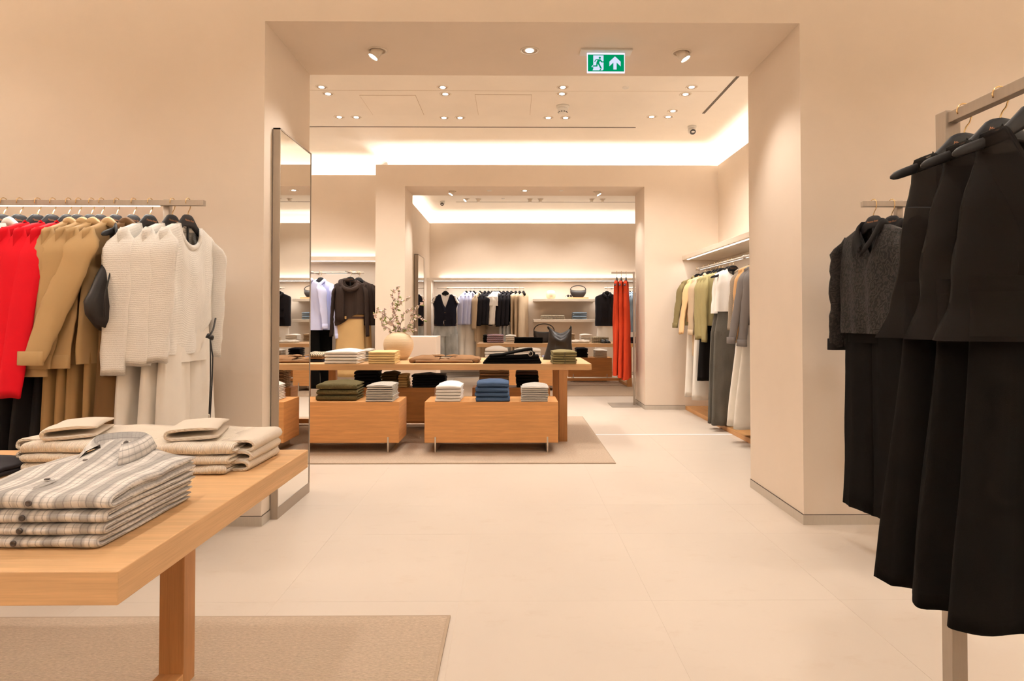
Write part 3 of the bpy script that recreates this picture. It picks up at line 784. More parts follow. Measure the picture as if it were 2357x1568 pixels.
        for k in range(L_):
            p = Vector(loop[k]); t = (Vector(loop[(k + 1) % L_]) - Vector(loop[k - 1])); t.normalize()
            a = t.cross(Vector((0, 1, 0))); a = a.normalized() if a.length > 1e-4 else Vector((1, 0, 0))
            rings.append([p + a * (rr * math.cos(w_)) + Vector((0, 1, 0)) * (rr * .55 * math.sin(w_)) for w_ in [2 * PI * q / 6 for q in range(6)]])
        rings.append(rings[0]); mb = MB(); mb.loft(rings); mb.build('neckband', m2, root, True)
    if buttons:
        zb0, zb1, nbt, bm_ = buttons
        for k in range(nbt):
            z = lerp(zb0, zb1, k / max(1, nbt - 1))
            mb = MB(); mb.lathe([(.007, 0), (.007, .003), (.005, .004)], 12)
            mb.build('button', bm_, root, True, xf=Matrix.Translation((0, -dep - .012, z)) @ Matrix.Rotation(PI / 2, 4, 'X'))
def trousers(root, m, seed, zw=-.40, L=1.35, hw=.17, hip=.20, leg=.115, dep=.04, crotch=.30, fold=.012, belt=None, flare=0, wband=None):
    mb = MB(); n = 28
    def ring(w, d, z, cx=0, s=0, f=1):
        o = []
        for k in range(n):
            th = 2 * PI * k / n
            g = fold * f * (nz(math.cos(th) * 2.4 + seed, math.sin(th) * 2 + s * 5, z * 1.3) + .4 * nz(math.cos(th) * 5, seed + s, z * 4))
            o.append((cx + w * math.cos(th) + g * .6, (abs(math.sin(th)) ** .8) * math.copysign(1, math.sin(th)) * d + g, z))
        return o
    zc_ = zw - crotch
    mb.loft([ring(lerp(hw, hip, smst(t)), lerp(dep * .8, dep, t), lerp(zw, zc_, t), 0, 0, t) for t in [k / 7 for k in range(8)]])
    for s in (-1, 1):
        cx = s * hip * .49
        rs = []
        for k in range(13):
            t = k / 12; w = lerp(hip * .505, leg, t) + flare * t * t
            rs.append(ring(w, lerp(dep * .93, dep * 1.02 + flare * .5, smst(t * 3)), lerp(zc_ + .05, -L, t), cx + s * (leg * .12) * t, s, .6 + .8 * t))
        rs.append([(lerp(cx, p[0], .9), p[1] * .85, p[2] + .012) for p in rs[-1]])
        mb.loft(rs)
    mb.build('legs', m, root, True)
    wb = ring(hw + .003, dep * .8 + .004, zw + .004, 0, 0, 0)
    mb = MB(); mb.loft([[(p[0] * .97, p[1] * .9, p[2]) for p in wb], wb, [(p[0], p[1], p[2] - .038) for p in wb], [(p[0] * .98, p[1] * .95, p[2] - .039) for p in wb]])
    mb.build('waistband', wband or m, root, True)
    if belt:
        bb = ring(hw + .008, dep * .8 + .009, zw, 0, 0, 0)
        mb = MB(); mb.loft([[(p[0], p[1], p[2] - .004) for p in bb], [(p[0], p[1], p[2] - .032) for p in bb]]); bo = mb.build('belt', belt, root, True)
        mb = MB(); y = -dep * .8 - .012
        for q in ((-.022, .022, -.002, .003), (-.022, .022, -.037, -.032), (-.022, -.017, -.037, .003), (.017, .022, -.037, .003)): mb.box(q[0], q[1], y - .003, y, zw + q[2], zw + q[3])
        mb.build('buckle', GOLD, bo)
def skirt(root, m, seed, zw=-.40, L=1.2, hw=.165, hem=.26, dep=.05, hdep=.09, k1=5, amp=.16, nv=16, wband=True):
    rings = []; n = 64
    for i in range(nv + 1):
        t = i / nv; w = lerp(hw, hem, smst(t * .9) if t < .9 else lerp(smst(.81), 1, (t - .9) / .1)); d = lerp(dep, hdep, t); rr = []
        for k in range(n):
            th = 2 * PI * k / n
            f = amp * min(1, t * 1.6) * (.65 * math.sin(k1 * th + seed * 1.7 + 1.2 * math.sin(2 * th + seed)) + .6 * nz(math.cos(th) * 2.2 + seed, math.sin(th) * 2.2, t * .8))
            rr.append((w * math.cos(th) * (1 + f * .35), d * math.sin(th) * (1 + f * 1.6) + .25 * f * d, lerp(zw, -L, t) + .012 * nz(math.cos(th) * 2, math.sin(th) * 2, seed) * t))
        rings.append(rr)
    rings.append([(p[0] * .97, p[1] * .93, p[2] + .015) for p in rings[-1]])
    mb = MB(); mb.loft(rings); mb.build('panel', m, root, True)
    wb = rings[0]
    mb = MB(); mb.loft([[(p[0] * .97, p[1] * .9, zw + .004) for p in wb], [(p[0] * 1.02, p[1] * 1.06, zw + .004) for p in wb], [(p[0] * 1.02, p[1] * 1.06, zw - .034) for p in wb], [(p[0], p[1], zw - .035) for p in wb]])
    mb.build('waistband', m, root, True)

def garment(name, pos, ang, label, cat, group, builder, *a, **k):
    o = empty(name, pos, ang, label, cat, group); builder(o, *a, **k); return o

def rail(pts_label, p0, p1, r=.014, square=False, m=TAUPE): pass

# ------------------------------------------------------------------ folded goods: a doubled cloth whose front edge is a round fold
def ribbon(mb, path, t, x0, x1, nx=12, seed=0, amp=.003, hump=0, edge=.004, taper=0, skew=0, endr=.35):
    """thick cloth following path [(y,z)...] and spanning x0..x1"""
    P = [Vector((0, y, z)) for y, z in path]; m = len(P)
    nr = []
    for i in range(m):
        d = (P[min(i + 1, m - 1)] - P[max(i - 1, 0)]).normalized(); nr.append(Vector((0, -d.z, d.y)))
    zmax = max(p.z for p in P) + t / 2; ymin = min(p.y for p in P); ymax = max(p.y for p in P)
    rings = []
    rr_ = min(.45, t * .55 / max(1e-6, x1 - x0))
    stops = [(0, .25), (rr_ * .18, .62), (rr_ * .5, .87), (rr_, 1.0)] + [(lerp(rr_, 1 - rr_, k / nx), 1.0) for k in range(1, nx)] + [(1 - rr_, 1.0), (1 - rr_ * .5, .87), (1 - rr_ * .18, .62), (1, .25)]
    nx = len(stops) - 1
    for k in range(nx + 1):
        sx, e = stops[k]
        ring = []
        for sgn, seq in ((1, range(m)), (-1, range(m - 1, -1, -1))):
            for i in seq:
                ee = e * (.5 if i in (0, m - 1) else 1)
                q = P[i] + nr[i] * (sgn * t / 2 * ee)
                yy = (q.y - ymin) / max(1e-6, ymax - ymin)
                zf = max(0, min(1, q.z / max(zmax, 1e-6)))
                x = lerp(x0, x1, sx); xr = 2 * sx - 1
                x += edge * nz(i * .35 + seed, q.z * 60, math.copysign(2, xr)) * (abs(xr) ** 6) + taper * yy * xr + skew * yy
                dz = zf * (amp * 2 * nz(x * 14 + seed, q.y * 14, seed * 1.3) + hump * max(0, 1 - xr * xr * 1.1) * (.25 + .75 * yy))
                dy = edge * nz(x * 11 + seed * 2, q.z * 40, 3.3)
                ring.append((x, q.y + dy, max(.0003, q.z + dz)))
        rings.append(ring)
    b = mb.loft(rings, True, False, False); n = 2 * m
    for ri, flip in ((0, True), (nx, False)):
        o = b + ri * n
        for i in range(m - 1):
            q = [o + i, o + i + 1, o + n - 2 - i, o + n - 1 - i]
            mb.face(q[::-1] if flip else q)
def upath(d, h, gap=.12):
    t = h / 2; R_ = h / 4; p = []
    ys = [d / 2 - (d - R_ * 2) * k / 6 for k in range(7)]
    for y in ys: p.append((y, h / 4))
    for k in range(1, 6):
        a = PI / 2 + PI * k / 6; p.append((-d / 2 + R_ * 2 + R_ * 2 * math.cos(a) * .9, h / 2 - R_ * math.sin(a)))
    for y in ys[::-1]: p.append((y, h * 3 / 4))
    return p
def folded(name, loc, rz, w, d, h, m, label, cat, group, seed, hump=0, amp=.003, edge=.005, nx=12, taper=0, skew=0, collar=False, m2=None, button=None):
    o = empty(name, loc, rz, label, cat, group)
    mb = MB(); ribbon(mb, upath(d, h), h * .44, -w / 2, w / 2, nx, seed, amp, hump, edge, taper, skew); mb.build('cloth', m, o, True)
    if collar:
        zt = h + hump * .8
        mb = MB(); base, topr, fall = [], [], []
        for k in range(15):
            ph = lerp(-PI / 2 + .5, 1.5 * PI - .5, k / 14); cx, cy = math.cos(ph), math.sin(ph)
            base.append((.055 * cx, d * .25 + .045 * cy, zt)); topr.append((.06 * cx, d * .25 + .05 * cy, zt + .016)); fall.append((.085 * cx, d * .25 + .075 * cy - .015 * max(0, -cy), zt + .002))
        mb.loft([base, topr, fall, [(p[0], p[1], p[2] - .004) for p in fall]], closed=False); mb.build('collar', m2 or m, o, True)
    if button:
        mb = MB(); mb.lathe([(.006, 0), (.006, .002)], 10); mb.build('button', button, o, True, xf=Matrix.Translation((0, -d / 2 - .003, h / 2)) @ Matrix.Rotation(PI / 2, 4, 'X'))
    return o
def stack(name, cat, desc, place, base, w, d, hs, m, rz=0, seed=1, hump=.01, amp=.002, edge=.006, grow=0, collar=False, button=None, taper=0, group=None, nx=12, jit=.005):
    z = base[2]; n = len(hs); mats = m if isinstance(m, (list, tuple)) else [m] * n
    rr = random.Random(seed)
    for i, h in enumerate(hs):
        if n == 1: pos = ''
        elif i == n - 1: pos = 'topmost '
        elif i == 0: pos = 'bottom one '
        else: pos = ORD[n - 1 - i] + ' from top '
        lb = f'{desc}, {pos}{place}' if pos else f'{desc} {place}'
        s = 1 - grow * i
        folded(name, (base[0] + rr.uniform(-jit, jit), base[1] + rr.uniform(-jit, jit), z), rz + rr.uniform(-.03, .03), w * s, d * s, h * .985, mats[i], lb, cat, group or f'{desc}s {place}', seed * 3.7 + i * 1.9,
               hump=hump * ((i + 1) / n) if i == n - 1 else hump * .0, amp=amp if i == n - 1 else amp * .5, edge=edge, collar=collar and i == n - 1, button=button, taper=taper, nx=nx)
        z += h + .0006
    return z
# ------------------------------------------------------------------ cloths
F_WHITE = fabric('white_cotton', (.86, .80, .74)); F_CREAM = fabric('cream_knit', (.92, .80, .67), 'ribv', scale=.62)
F_WKNIT = fabric('white_knit', (.89, .85, .79), 'knit'); F_IVORY = fabric('ivory_crepe', (.87, .81, .73), rough=.8)
F_RED = fabric('red_wool', (.60, .004, .014), sheen=.1); F_BLACK = fabric('black_crepe', (.0042, .0036, .003), sheen=0, spec=.06); F_BLACK2 = fabric('black_twill', (.008, .0065, .006), sheen=.04, spec=.15)
F_SHEER = fabric('black_linen', (.009, .007, .0055), sheer=.085, sheen=.05, spec=.1); F_BROC = fabric('black_brocade', (.012, .0095, .008), 'brocade', spec=.3, sheen=.05)
F_KHAKI = fabric('khaki_poplin', (.42, .27, .125), rough=.75); F_KHAKI2 = fabric('khaki_trouser', (.30, .175, .07), rough=.8); F_BROWN = fabric('brown_twill', (.11, .055, .02))
F_CAMEL = fabric('camel_suede', (.25, .13, .06), rough=.9); F_YELLOW = fabric('straw_cotton', (.80, .58, .28)); F_OLIVE = fabric('olive_knit', (.125, .10, .042), 'ribv'); F_OLIVE2 = fabric('olive_poplin', (.23, .185, .085))
F_STRIPE = fabric('striped_poplin', (.72, .66, .58), 'stripe', col2=(.05, .045, .05), scale=.8); F_NAVY = fabric('navy_knit', (.010, .010, .018), sheen=.05); F_DENIM = fabric('blue_denim', (.036, .066, .13), 'denim', col2=(.10, .16, .27))
F_LDENIM = fabric('pale_denim', (.42, .44, .43), 'denim', col2=(.6, .6, .6)); F_GDENIM = fabric('grey_denim', (.095, .085, .07), 'denim', col2=(.2, .19, .17)); F_SDENIM = fabric('slate_denim', (.20, .26, .33), 'denim', col2=(.3, .4, .5))
F_BLUE = fabric('pale_blue_poplin', (.60, .62, .86), rough=.75); F_BRKNIT = fabric('brown_knit', (.042, .026, .020), 'rib', scale=1.3); F_SAND = fabric('sand_trouser', (.58, .38, .17)); F_BEIGE = fabric('beige_wool', (.56, .42, .28))
F_TAN = fabric('tan_suede', (.60, .34, .15)); F_PEACH = fabric('apricot_cotton', (.80, .52, .27)); F_GSHIRT = fabric('grey_linen', (.17, .15, .14)); F_GREEN = fabric('sage_linen', (.36, .30, .14)); F_OLJ = fabric('olive_linen', (.22, .17, .075))
F_TWEED = fabric('tweed', (.40, .32, .24), 'check', col2=(.16, .12, .09), scale=.4); F_DRESS = fabric('vermilion_linen', (.50, .045, .012), sheen=.05); F_CHAR = fabric('charcoal_wool', (.014, .012, .015), sheen=.08); F_PLAID = fabric('grey_plaid', (.76, .71, .66), 'plaid', col2=(.165, .15, .145))
F_CHECK = fabric('blue_rust_check', (.28, .30, .50), 'check', col2=(.45, .20, .12)); F_CARD = fabric('beige_piped_knit', (.60, .44, .28), 'stripe', col2=(.10, .06, .04), scale=1.2); F_TWOT = fabric('zebra_print', (.62, .52, .38), 'hstripe', col2=(.03, .025, .02), scale=.9)
F_DKOL = fabric('dark_olive_knit', (.085, .060, .022)); F_DKB = fabric('dark_brown_knit', (.075, .038, .028)); F_LEATH = fabric('black_leather', (.016, .013, .012), 'leather', rough=.48, spec=.22, sheen=0); F_BROWNL = fabric('brown_black_leather', (.020, .014, .011), 'leather', rough=.38, spec=.32, sheen=0)
HANG_N = plain('plain_black_hanger', (.010, .009, .009), .55, 0, .25); BTN = plain('dark_button', (.05, .035, .03), .35); CORD = plain('black_cord', (.012, .010, .010), .6)

# ------------------------------------------------------------------ rails
def floor_rail(x0, x1, y, z, xpost, label, led=None, post=.032, extra=None):
    o = empty('clothes_rail', (xpost, y, 0), 0, label, 'clothes rail')
    h = .0145
    MB().box(x0 - xpost, x1 - xpost, -h, h, z - h, z + h).build('bar', TAUPE, o, bevel=.0015)
    for px in [xpost] + (extra or []):
        MB().box(px - xpost - post / 2, px - xpost + post / 2, .016, .016 + post, .008, z + .022).build('post', TAUPE, o, bevel=.0015)
        MB().box(px - xpost - .03, px - xpost + .03, -.01, .08, .0005, .008).build('foot', TAUPE, o)
    if led: MB().box(led[0] - xpost, led[1] - xpost, -.004, .004, z - h - .004, z - h).build('led_strip', LED, o)
RY, RZ = 3.26, 1.85
floor_rail(-3.3, -1.604, RY, RZ, -1.811, 'taupe clothes rail with lit bar against the wall left of doorway', (-3.2, -1.835), extra=[-3.1])
area('rail_light', (-2.5, RY, RZ - .026), (0, 0, 0), 1.3, .012, RACK_W)
floor_rail(1.835, 3.6, RY, RZ, 2.046, 'taupe clothes rail against the wall right of doorway', (2.07, 3.5), extra=[3.4])
area('rail_light', (2.8, RY, RZ - .026), (0, 0, 0), 1.3, .012, RACK_W)

# ------------------------------------------------------------------ left rail in the front room
AL_ = math.radians(86)
LG = 'black hangers on the left front rail'
def rot_j(s): return AL_ + math.radians(3 * nz(s * 1.7, 2, 3))
LX = dict(h9=-2.641, h46=-2.558, h87=-2.466, h122=-2.388, h158=-2.307, h181=-2.255, h211=-2.188, h234=-2.136, h269=-2.058, h308=-1.97, h346=-1.885, h397=-1.77, h433=-1.689)
def LP(k): return (LX[k], RY, RZ)
for k, what in (('h9', 'leftmost in view'), ('h46', 'in the white shirt'), ('h87', 'in the first red knit from the left'), ('h122', 'in the middle red knit'), ('h158', 'in the red knit next to khaki'), ('h181', 'in the leftmost khaki shirt'), ('h211', 'in the second khaki shirt'),
                ('h234', 'in the third khaki shirt'), ('h269', 'in the khaki shirt nearest the bag'), ('h308', 'carrying the black bag'), ('h346', 'in the leftmost white sweater'), ('h397', 'in the middle white sweater'), ('h433', 'in the rightmost white sweater')):
    hanger(LP(k), rot_j(LX[k]), 'black hanger on the left front rail, ' + what, LG, letters=True)
garment('shirt', LP('h46'), rot_j(1), 'white shirt at the left edge of the left front rail', 'shirt', None, top, F_WHITE, 1.0, L=.74, sleeve=.58, collar='shirt', cuff=True, swing=-.06, sr=(.085, .05))
for i, k in enumerate(('h87', 'h122', 'h158')):
    nm = ['leftmost', 'middle', 'rightmost'][i]
    garment('sweater', LP(k), rot_j(LX[k]), f'bright red knit cardigan, {nm} of three on the left front rail', 'sweater', 'red knits', top, F_RED, 2.0 + i, L=.80, hem=.25, sleeve=.80, swing=.05, sr=(.080, .058), sb=.2, out=([.02, .06, .09][i], .02), nf=.12, vneck=True, nv=22, fold=.014, wr=.5, dep=.028)
    garment('skirt', LP(k), rot_j(LX[k]), f'long black skirt hanging under the {nm} red knit', 'skirt', 'black skirts', skirt, F_BLACK2, 3.0 + i, L=1.45, hem=.24, dep=.03, hdep=.045)
for i, k in enumerate(('h181', 'h211', 'h234', 'h269')):
    nm = ['leftmost', 'second from left', 'third from left', 'rightmost, next to black bag'][i]
    garment('shirt', LP(k), rot_j(LX[k]), f'khaki cotton shirt on left front rail, {nm}', 'shirt', 'khaki shirts', top, F_KHAKI, 5.0 + i, L=.82, hem=.26, sleeve=[.70, .66, .66, .64][i], swing=[.03, .06, .03, .26][i], out=([.03, .07, .04, .17][i], .02), sb=.2, sr=(.098, .058), collar='shirt', cuff=True, fold=.016, nv=24, nu=22, dep=.027)
    garment('trousers', LP(k), rot_j(LX[k]), f'khaki trousers hanging below the khaki shirt that is {nm}', 'trousers', 'khaki trousers', trousers, F_KHAKI2, 6.0 + i, L=1.42, fold=.014, dep=.03)
garment('dress', LP('h308'), rot_j(.3), 'long dark brown buttoned dress behind the black bag', 'dress', None, top, F_BROWN, 9.3, L=1.45, wf=[(0, .14), (.08, .15), (.2, .2), (1, .27)], W=.14, nf=.06, collar='shirt', dep=.07, fold=.03, buttons=(-.55, -1.3, 8, BTN), nv=22)
# black leather bag hung by its strap over the arm of the hanger
o = empty('leather_bag', LP('h308'), math.radians(86), 'slouchy black leather bag hanging by its strap from hanger', 'bag')
o.location = (-1.965, 3.10, RZ - .055)
mb = MB()
for s in (-1, 1):
    rows = []
prof = [(-.20, .03, .012), (-.24, .06, .025), (-.32, .11, .038), (-.41, .16, .046), (-.49, .185, .05), (-.55, .18, .05), (-.60, .13, .04), (-.628, .05, .02)]
rings = []
for z, w, d in prof:
    rings.append([(w * math.cos(t) * 1.0, d * math.sin(t) * (1 + .25 * nz(math.cos(t) * 3, z * 8, 1)) + .012 * nz(z * 6, t, 4), z + .02 * math.cos(t) + .05 * (abs(math.cos(t)) ** 2) * (z < -.45)) for t in [2 * PI * k / 32 for k in range(32)]])
mb.loft(rings, True, True, True); mb.build('body', F_LEATH, o, True)
mb = MB(); mb.tube([(-.03, -.012, -.24), (-.03, -.02, -.19), (-.015, -.022, -.13), (0, -.006, -.085), (.015, .03, -.13), (.03, .03, -.19), (.03, .012, -.24)], .016, 8, flat=.3); mb.build('strap', F_LEATH, o, True)
for s in (-1, 1):
    mb = MB(); mb.tube([(s * .04, -.032, -.24), (s * .09, -.042, -.34), (s * .13, -.05, -.44), (s * .13, -.05, -.54)], .004, 6); mb.build('seam', F_LEATH, o, True)
for i, k in enumerate(('h346', 'h397', 'h433')):
    nm = ['leftmost', 'middle', 'rightmost'][i]
    hf = (lambda u, s: .17 * smst((u + .15) / .9))
    garment('sweater', LP(k), rot_j(LX[k]), f'white open knit sweater, {nm} of three on the left front rail', 'sweater', 'white knit sweaters', top, F_WKNIT, 12.0 + i, W=.234, L=[.82, .78, .78][i], hem=.225, sb=.26, sleeve=[.70, .655, .64][i], swing=.015, out=.03, sr=(.09, .062), neck=.098, nf=.115, nb=.02, band=.015, hemf=hf, wr=.6, fold=.016, dep=.044, nv=24, nu=22)
    garment('trousers', LP(k), rot_j(LX[k]), f'wide ivory trousers hanging below the {nm} white sweater', 'trousers', 'ivory trousers', trousers, F_IVORY, 13.0 + i, L=1.42, zw=-.52, hw=.185, hip=.21, leg=.125, dep=.042, fold=.018)
o = empty('drawstring', LP('h433'), rot_j(LX['h433']), 'black leather drawstring tied at waist of the rightmost ivory trousers', 'drawstring')
mb = MB(); mb.tube([(.15, -.07, -.60), (.10, -.085, -.66), (.045, -.092, -.70)], .005, 6); mb.build('waist_cord', CORD, o, True)
mb = MB(); mb.tube([(.045, -.10, -.70), (.040, -.105, -.78), (.052, -.10, -.92), (.045, -.098, -1.10)], .0035, 6); mb.build('cord_end', CORD, o, True)
mb = MB(); mb.tube([(.042, -.10, -.70), (.062, -.105, -.80), (.066, -.10, -.95), (.052, -.098, -1.14)], .0035, 6); mb.build('cord_end', CORD, o, True)
mb = MB(); mb.tube([(.02, -.098, -.695), (.045, -.108, -.70), (.065, -.098, -.71)], [.008, .013, .008], 8); mb.tube([(.045, -.10, -.70), (.018, -.105, -.685), (.005, -.10, -.70)], [.006, .008, .004], 6); mb.build('knot', CORD, o, True)
for q in ((.045, -.098, -1.105), (.052, -.098, -1.145)):
    mb = MB(); mb.tube([q, (q[0], q[1], q[2] - .018)], .005, 8); mb.build('metal_tip', STEEL, o, True)

# ------------------------------------------------------------------ right rail at the wall
ar_ = math.radians(-80)
RXS = [(1.895, 'front'), (1.991, 'second')]
for i, (x, nm) in enumerate(RXS):
    p = (x, RY, RZ)
    hanger(p, ar_, f'black hanger in the {nm} black embroidered jacket right of doorway', 'black hangers on the right wall rail', letters=True)
    garment('jacket', p, ar_, f'black embroidered jacket right of doorway, {nm} from the rail end', 'jacket', 'black embroidered jackets', top, F_BROC, 20.0 + i, L=.68, hem=.24, sleeve=.60, swing=[.0, -.03][i], sr=(.085, .055), out=.10, collar='shirt', m2=F_BLACK2, cuff=True, nf=.16, vneck=True, nv=20)
    garment('trousers', p, ar_, f'black wide trousers below the {nm} embroidered jacket', 'trousers', 'black trousers on the right wall rail', trousers, F_BLACK, 21.0 + i, L=[1.62, 1.66][i], leg=.12, zw=-.45, crotch=.28)
for i, x in enumerate((2.12, 2.25)):
    p = (x, RY, RZ)
    hanger(p, ar_, f'black hanger on the right wall rail behind the near black tops, {ORD[i]}', 'black hangers on the right wall rail')
    garment('jacket', p, ar_, f'black jacket mostly hidden behind the near black tops, {ORD[i]}', 'jacket', 'black jackets on the right wall rail', top, F_BLACK2, 24.0 + i, L=.66, hem=.24, sleeve=.60, collar='shirt')

# ------------------------------------------------------------------ near right rail running towards the camera
NX = 1.315
o = empty('clothes_rail', (NX, 1.848, 0), 0, 'taupe clothes rail nearest the camera at right with black tops', 'clothes rail')
MB().box(-.0145, .0145, -1.3, .0, RZ - .016, RZ + .016).build('bar', TAUPE, o, bevel=.0015)
MB().box(-.023, .023, -.002, .043, .008, RZ + .022).build('post', TAUPE, o, bevel=.002)
MB().box(-.023, .023, -1.343, -1.298, .008, RZ + .022).build('post', TAUPE, o, bevel=.002)
MB().box(-.20, .20, -1.36, .06, .0005, .008).build('base_plate', TAUPE, o)
WFN = [(0, .155), (.12, .15), (.34, .185), (.6, .205), (.85, .23), (1, .275)]
for i, y in enumerate((1.80, 1.665, 1.545)):
    nm = ['farthest', 'middle', 'nearest'][i]; p = (NX, y, RZ)
    hanger(p, math.radians(3), f'black hanger on the near right rail, {nm} of three', 'black hangers on the near right rail', mat=HANG_N, letters=True)
    garment('sleeveless_top', p, math.radians(3), f'sheer black linen sleeveless top, {nm} of three on the near right rail', 'top', 'black sleeveless tops', top, F_SHEER, 30.0 + i, wf=WFN, W=.155, L=.655, nf=.20, vneck=True, nb=.03, neck=.105, dep=.085, fold=.03, nu=24, nv=26, m2=F_BLACK2, band=.004)
    garment('skirt', p, math.radians(3), f'long black flared skirt, {nm} of three on the near right rail', 'skirt', 'long black skirts', skirt, F_BLACK, 33.0 + i, zw=-.50, L=[1.35, 1.35, 1.345][i], hw=.18, hem=.27, dep=.055, hdep=.085, k1=5, amp=.24, nv=22)

# ------------------------------------------------------------------ recess rail left in the middle room
o = empty('wall_rail', (-3.2, 8.9, 1.9), 0, 'wall clothes rail in the recess left of the rear doorway', 'clothes rail', 'wall rails')
mb = MB(); mb.tube([(-1.6, 0, 0), (3.2 - 2.112, 0, 0)], .013, 10); mb.build('bar', TAUPE, o, True)
for x in (.36, .95):
    mb = MB(); mb.tube([(x, 0, 0), (x, .28, 0)], .011, 8); mb.build('bracket', TAUPE, o, True)
    mb = MB(); mb.tube([(x - .03, 0, 0), (x + .02, 0, 0)], .022, 12); mb.build('clamp', TAUPE, o, True)
MB().box(.55, .85, -.004, .004, -.02, -.014).build('led_strip', LED2, o)
mb = MB(); mb.tube([(.94, 0, -.012), (.94, -.42, -.012)], .009, 8); mb.build('front_arm', TAUPE, o, True)
mb = MB(); mb.tube([(.40, 0, -.012), (.40, -.30, -.012)], .009, 8); mb.build('front_arm', TAUPE, o, True)
bp = (-2.26, 8.72, 1.89)
hanger(bp, 0, 'black hanger in the front brown ribbed sweater', 'black hangers in the recess', letters=True)
WB = [(0, .24), (.3, .245), (.8, .25), (1, .235)]
garment('sweater', bp, 0, 'dark brown ribbed sweater with draped scarf facing front', 'sweater', 'brown sweaters in the recess', top, F_BRKNIT, 41.0, W=.225, hem=.235, L=.74, sleeve=.72, swing=-.04, out=.05, sr=(.085, .055), nf=.10, nb=.02, dep=.075, band=.016, hemf=lambda u, s: (.155 * smst((u + .75) / 1.3)) if s < 0 else .04, fold=.02)
o = empty('scarf', bp, 0, 'dark brown knit scarf wrapped around the front brown sweater', 'scarf')
mb = MB(); lp = [(.125 * math.cos(t), -.05 * math.sin(t) - .03 - .03 * max(0, math.sin(t)), -.145 - .10 * max(0, math.sin(t)) + .03 * max(0, -math.sin(t)) - .02 * math.cos(t)) for t in [PI * 2 * k / 24 for k in range(25)]]
mb.tube(lp, [.030 + .008 * nz(k * .4, 1, 2) for k in range(25)], 10, flat=.9); mb.build('wrap', F_BRKNIT, o, True)
mb = MB(); mb.loft([[(-.115 + w, -.105 - .012 * math.sin(3 * w / .05), z) for w in (-.055, -.03, 0, .03, .055)] + [(-.115 + w, -.085, z) for w in (.055, 0, -.055)] for z in (-.20, -.30, -.45, -.60, -.67)], True, True, True); mb.build('hanging_end', F_BRKNIT, o, True)
garment('skirt', bp, 0, 'sand coloured skirt with pleats and dark belt under brown sweater', 'skirt', None, skirt, F_SAND, 42.0, zw=-.59, L=1.45, hw=.19, hem=.21, dep=.055, hdep=.07, k1=4, amp=.08)
o = empty('belt', bp, 0, 'dark belt at the waist of the sand skirt', 'belt')
n = 32; mb = MB(); rr = [[(.197 * math.cos(t), .064 * math.sin(t), z - .03 * 0) for t in [2 * PI * k / n for k in range(n)]] for z in (-.615, -.645)]; mb.loft(rr); mb.build('strap', F_DKB, o, True)
MB().box(-.06, -.03, -.078, -.068, -.65, -.61).build('buckle', GOLD, o)
bp2 = (-2.18, 8.86, 1.89)
hanger(bp2, 0, 'black hanger in the rear brown sweater of the recess', 'black hangers in the recess')
garment('sweater', bp2, 0, 'second dark brown sweater hanging behind the front one', 'sweater', 'brown sweaters in the recess', top, F_BRKNIT, 43.0, L=.74, sleeve=.64, out=.10)
garment('skirt', bp2, 0, 'second sand coloured skirt behind the belted one', 'skirt', None, skirt, F_SAND, 44.0, zw=-.6, L=1.45, hw=.18, hem=.2)
for i, (x, y, nm) in enumerate(((-2.83, 8.66, 'front'), (-2.71, 8.84, 'rear'))):
    p = (x, y, 1.89); a = math.radians(-22)
    hanger(p, a, f'black hanger in the {nm} pale blue shirt of the recess', 'black hangers in the recess')
    garment('shirt', p, a, f'pale blue shirt in the recess beside the brown sweater, {nm} one', 'shirt', 'pale blue shirts in the recess', top, F_BLUE, 45.0 + i, L=.80, hem=.26, sleeve=[.60, .74][i], out=.12, collar='shirt', cuff=True, sr=(.09, .055), fold=.03)
    garment('trousers', p, a, f'black trousers below the {nm} pale blue shirt of the recess', 'trousers', 'black trousers in the recess', trousers, F_BLACK, 47.0 + i, L=1.60, leg=.10, zw=-.62)

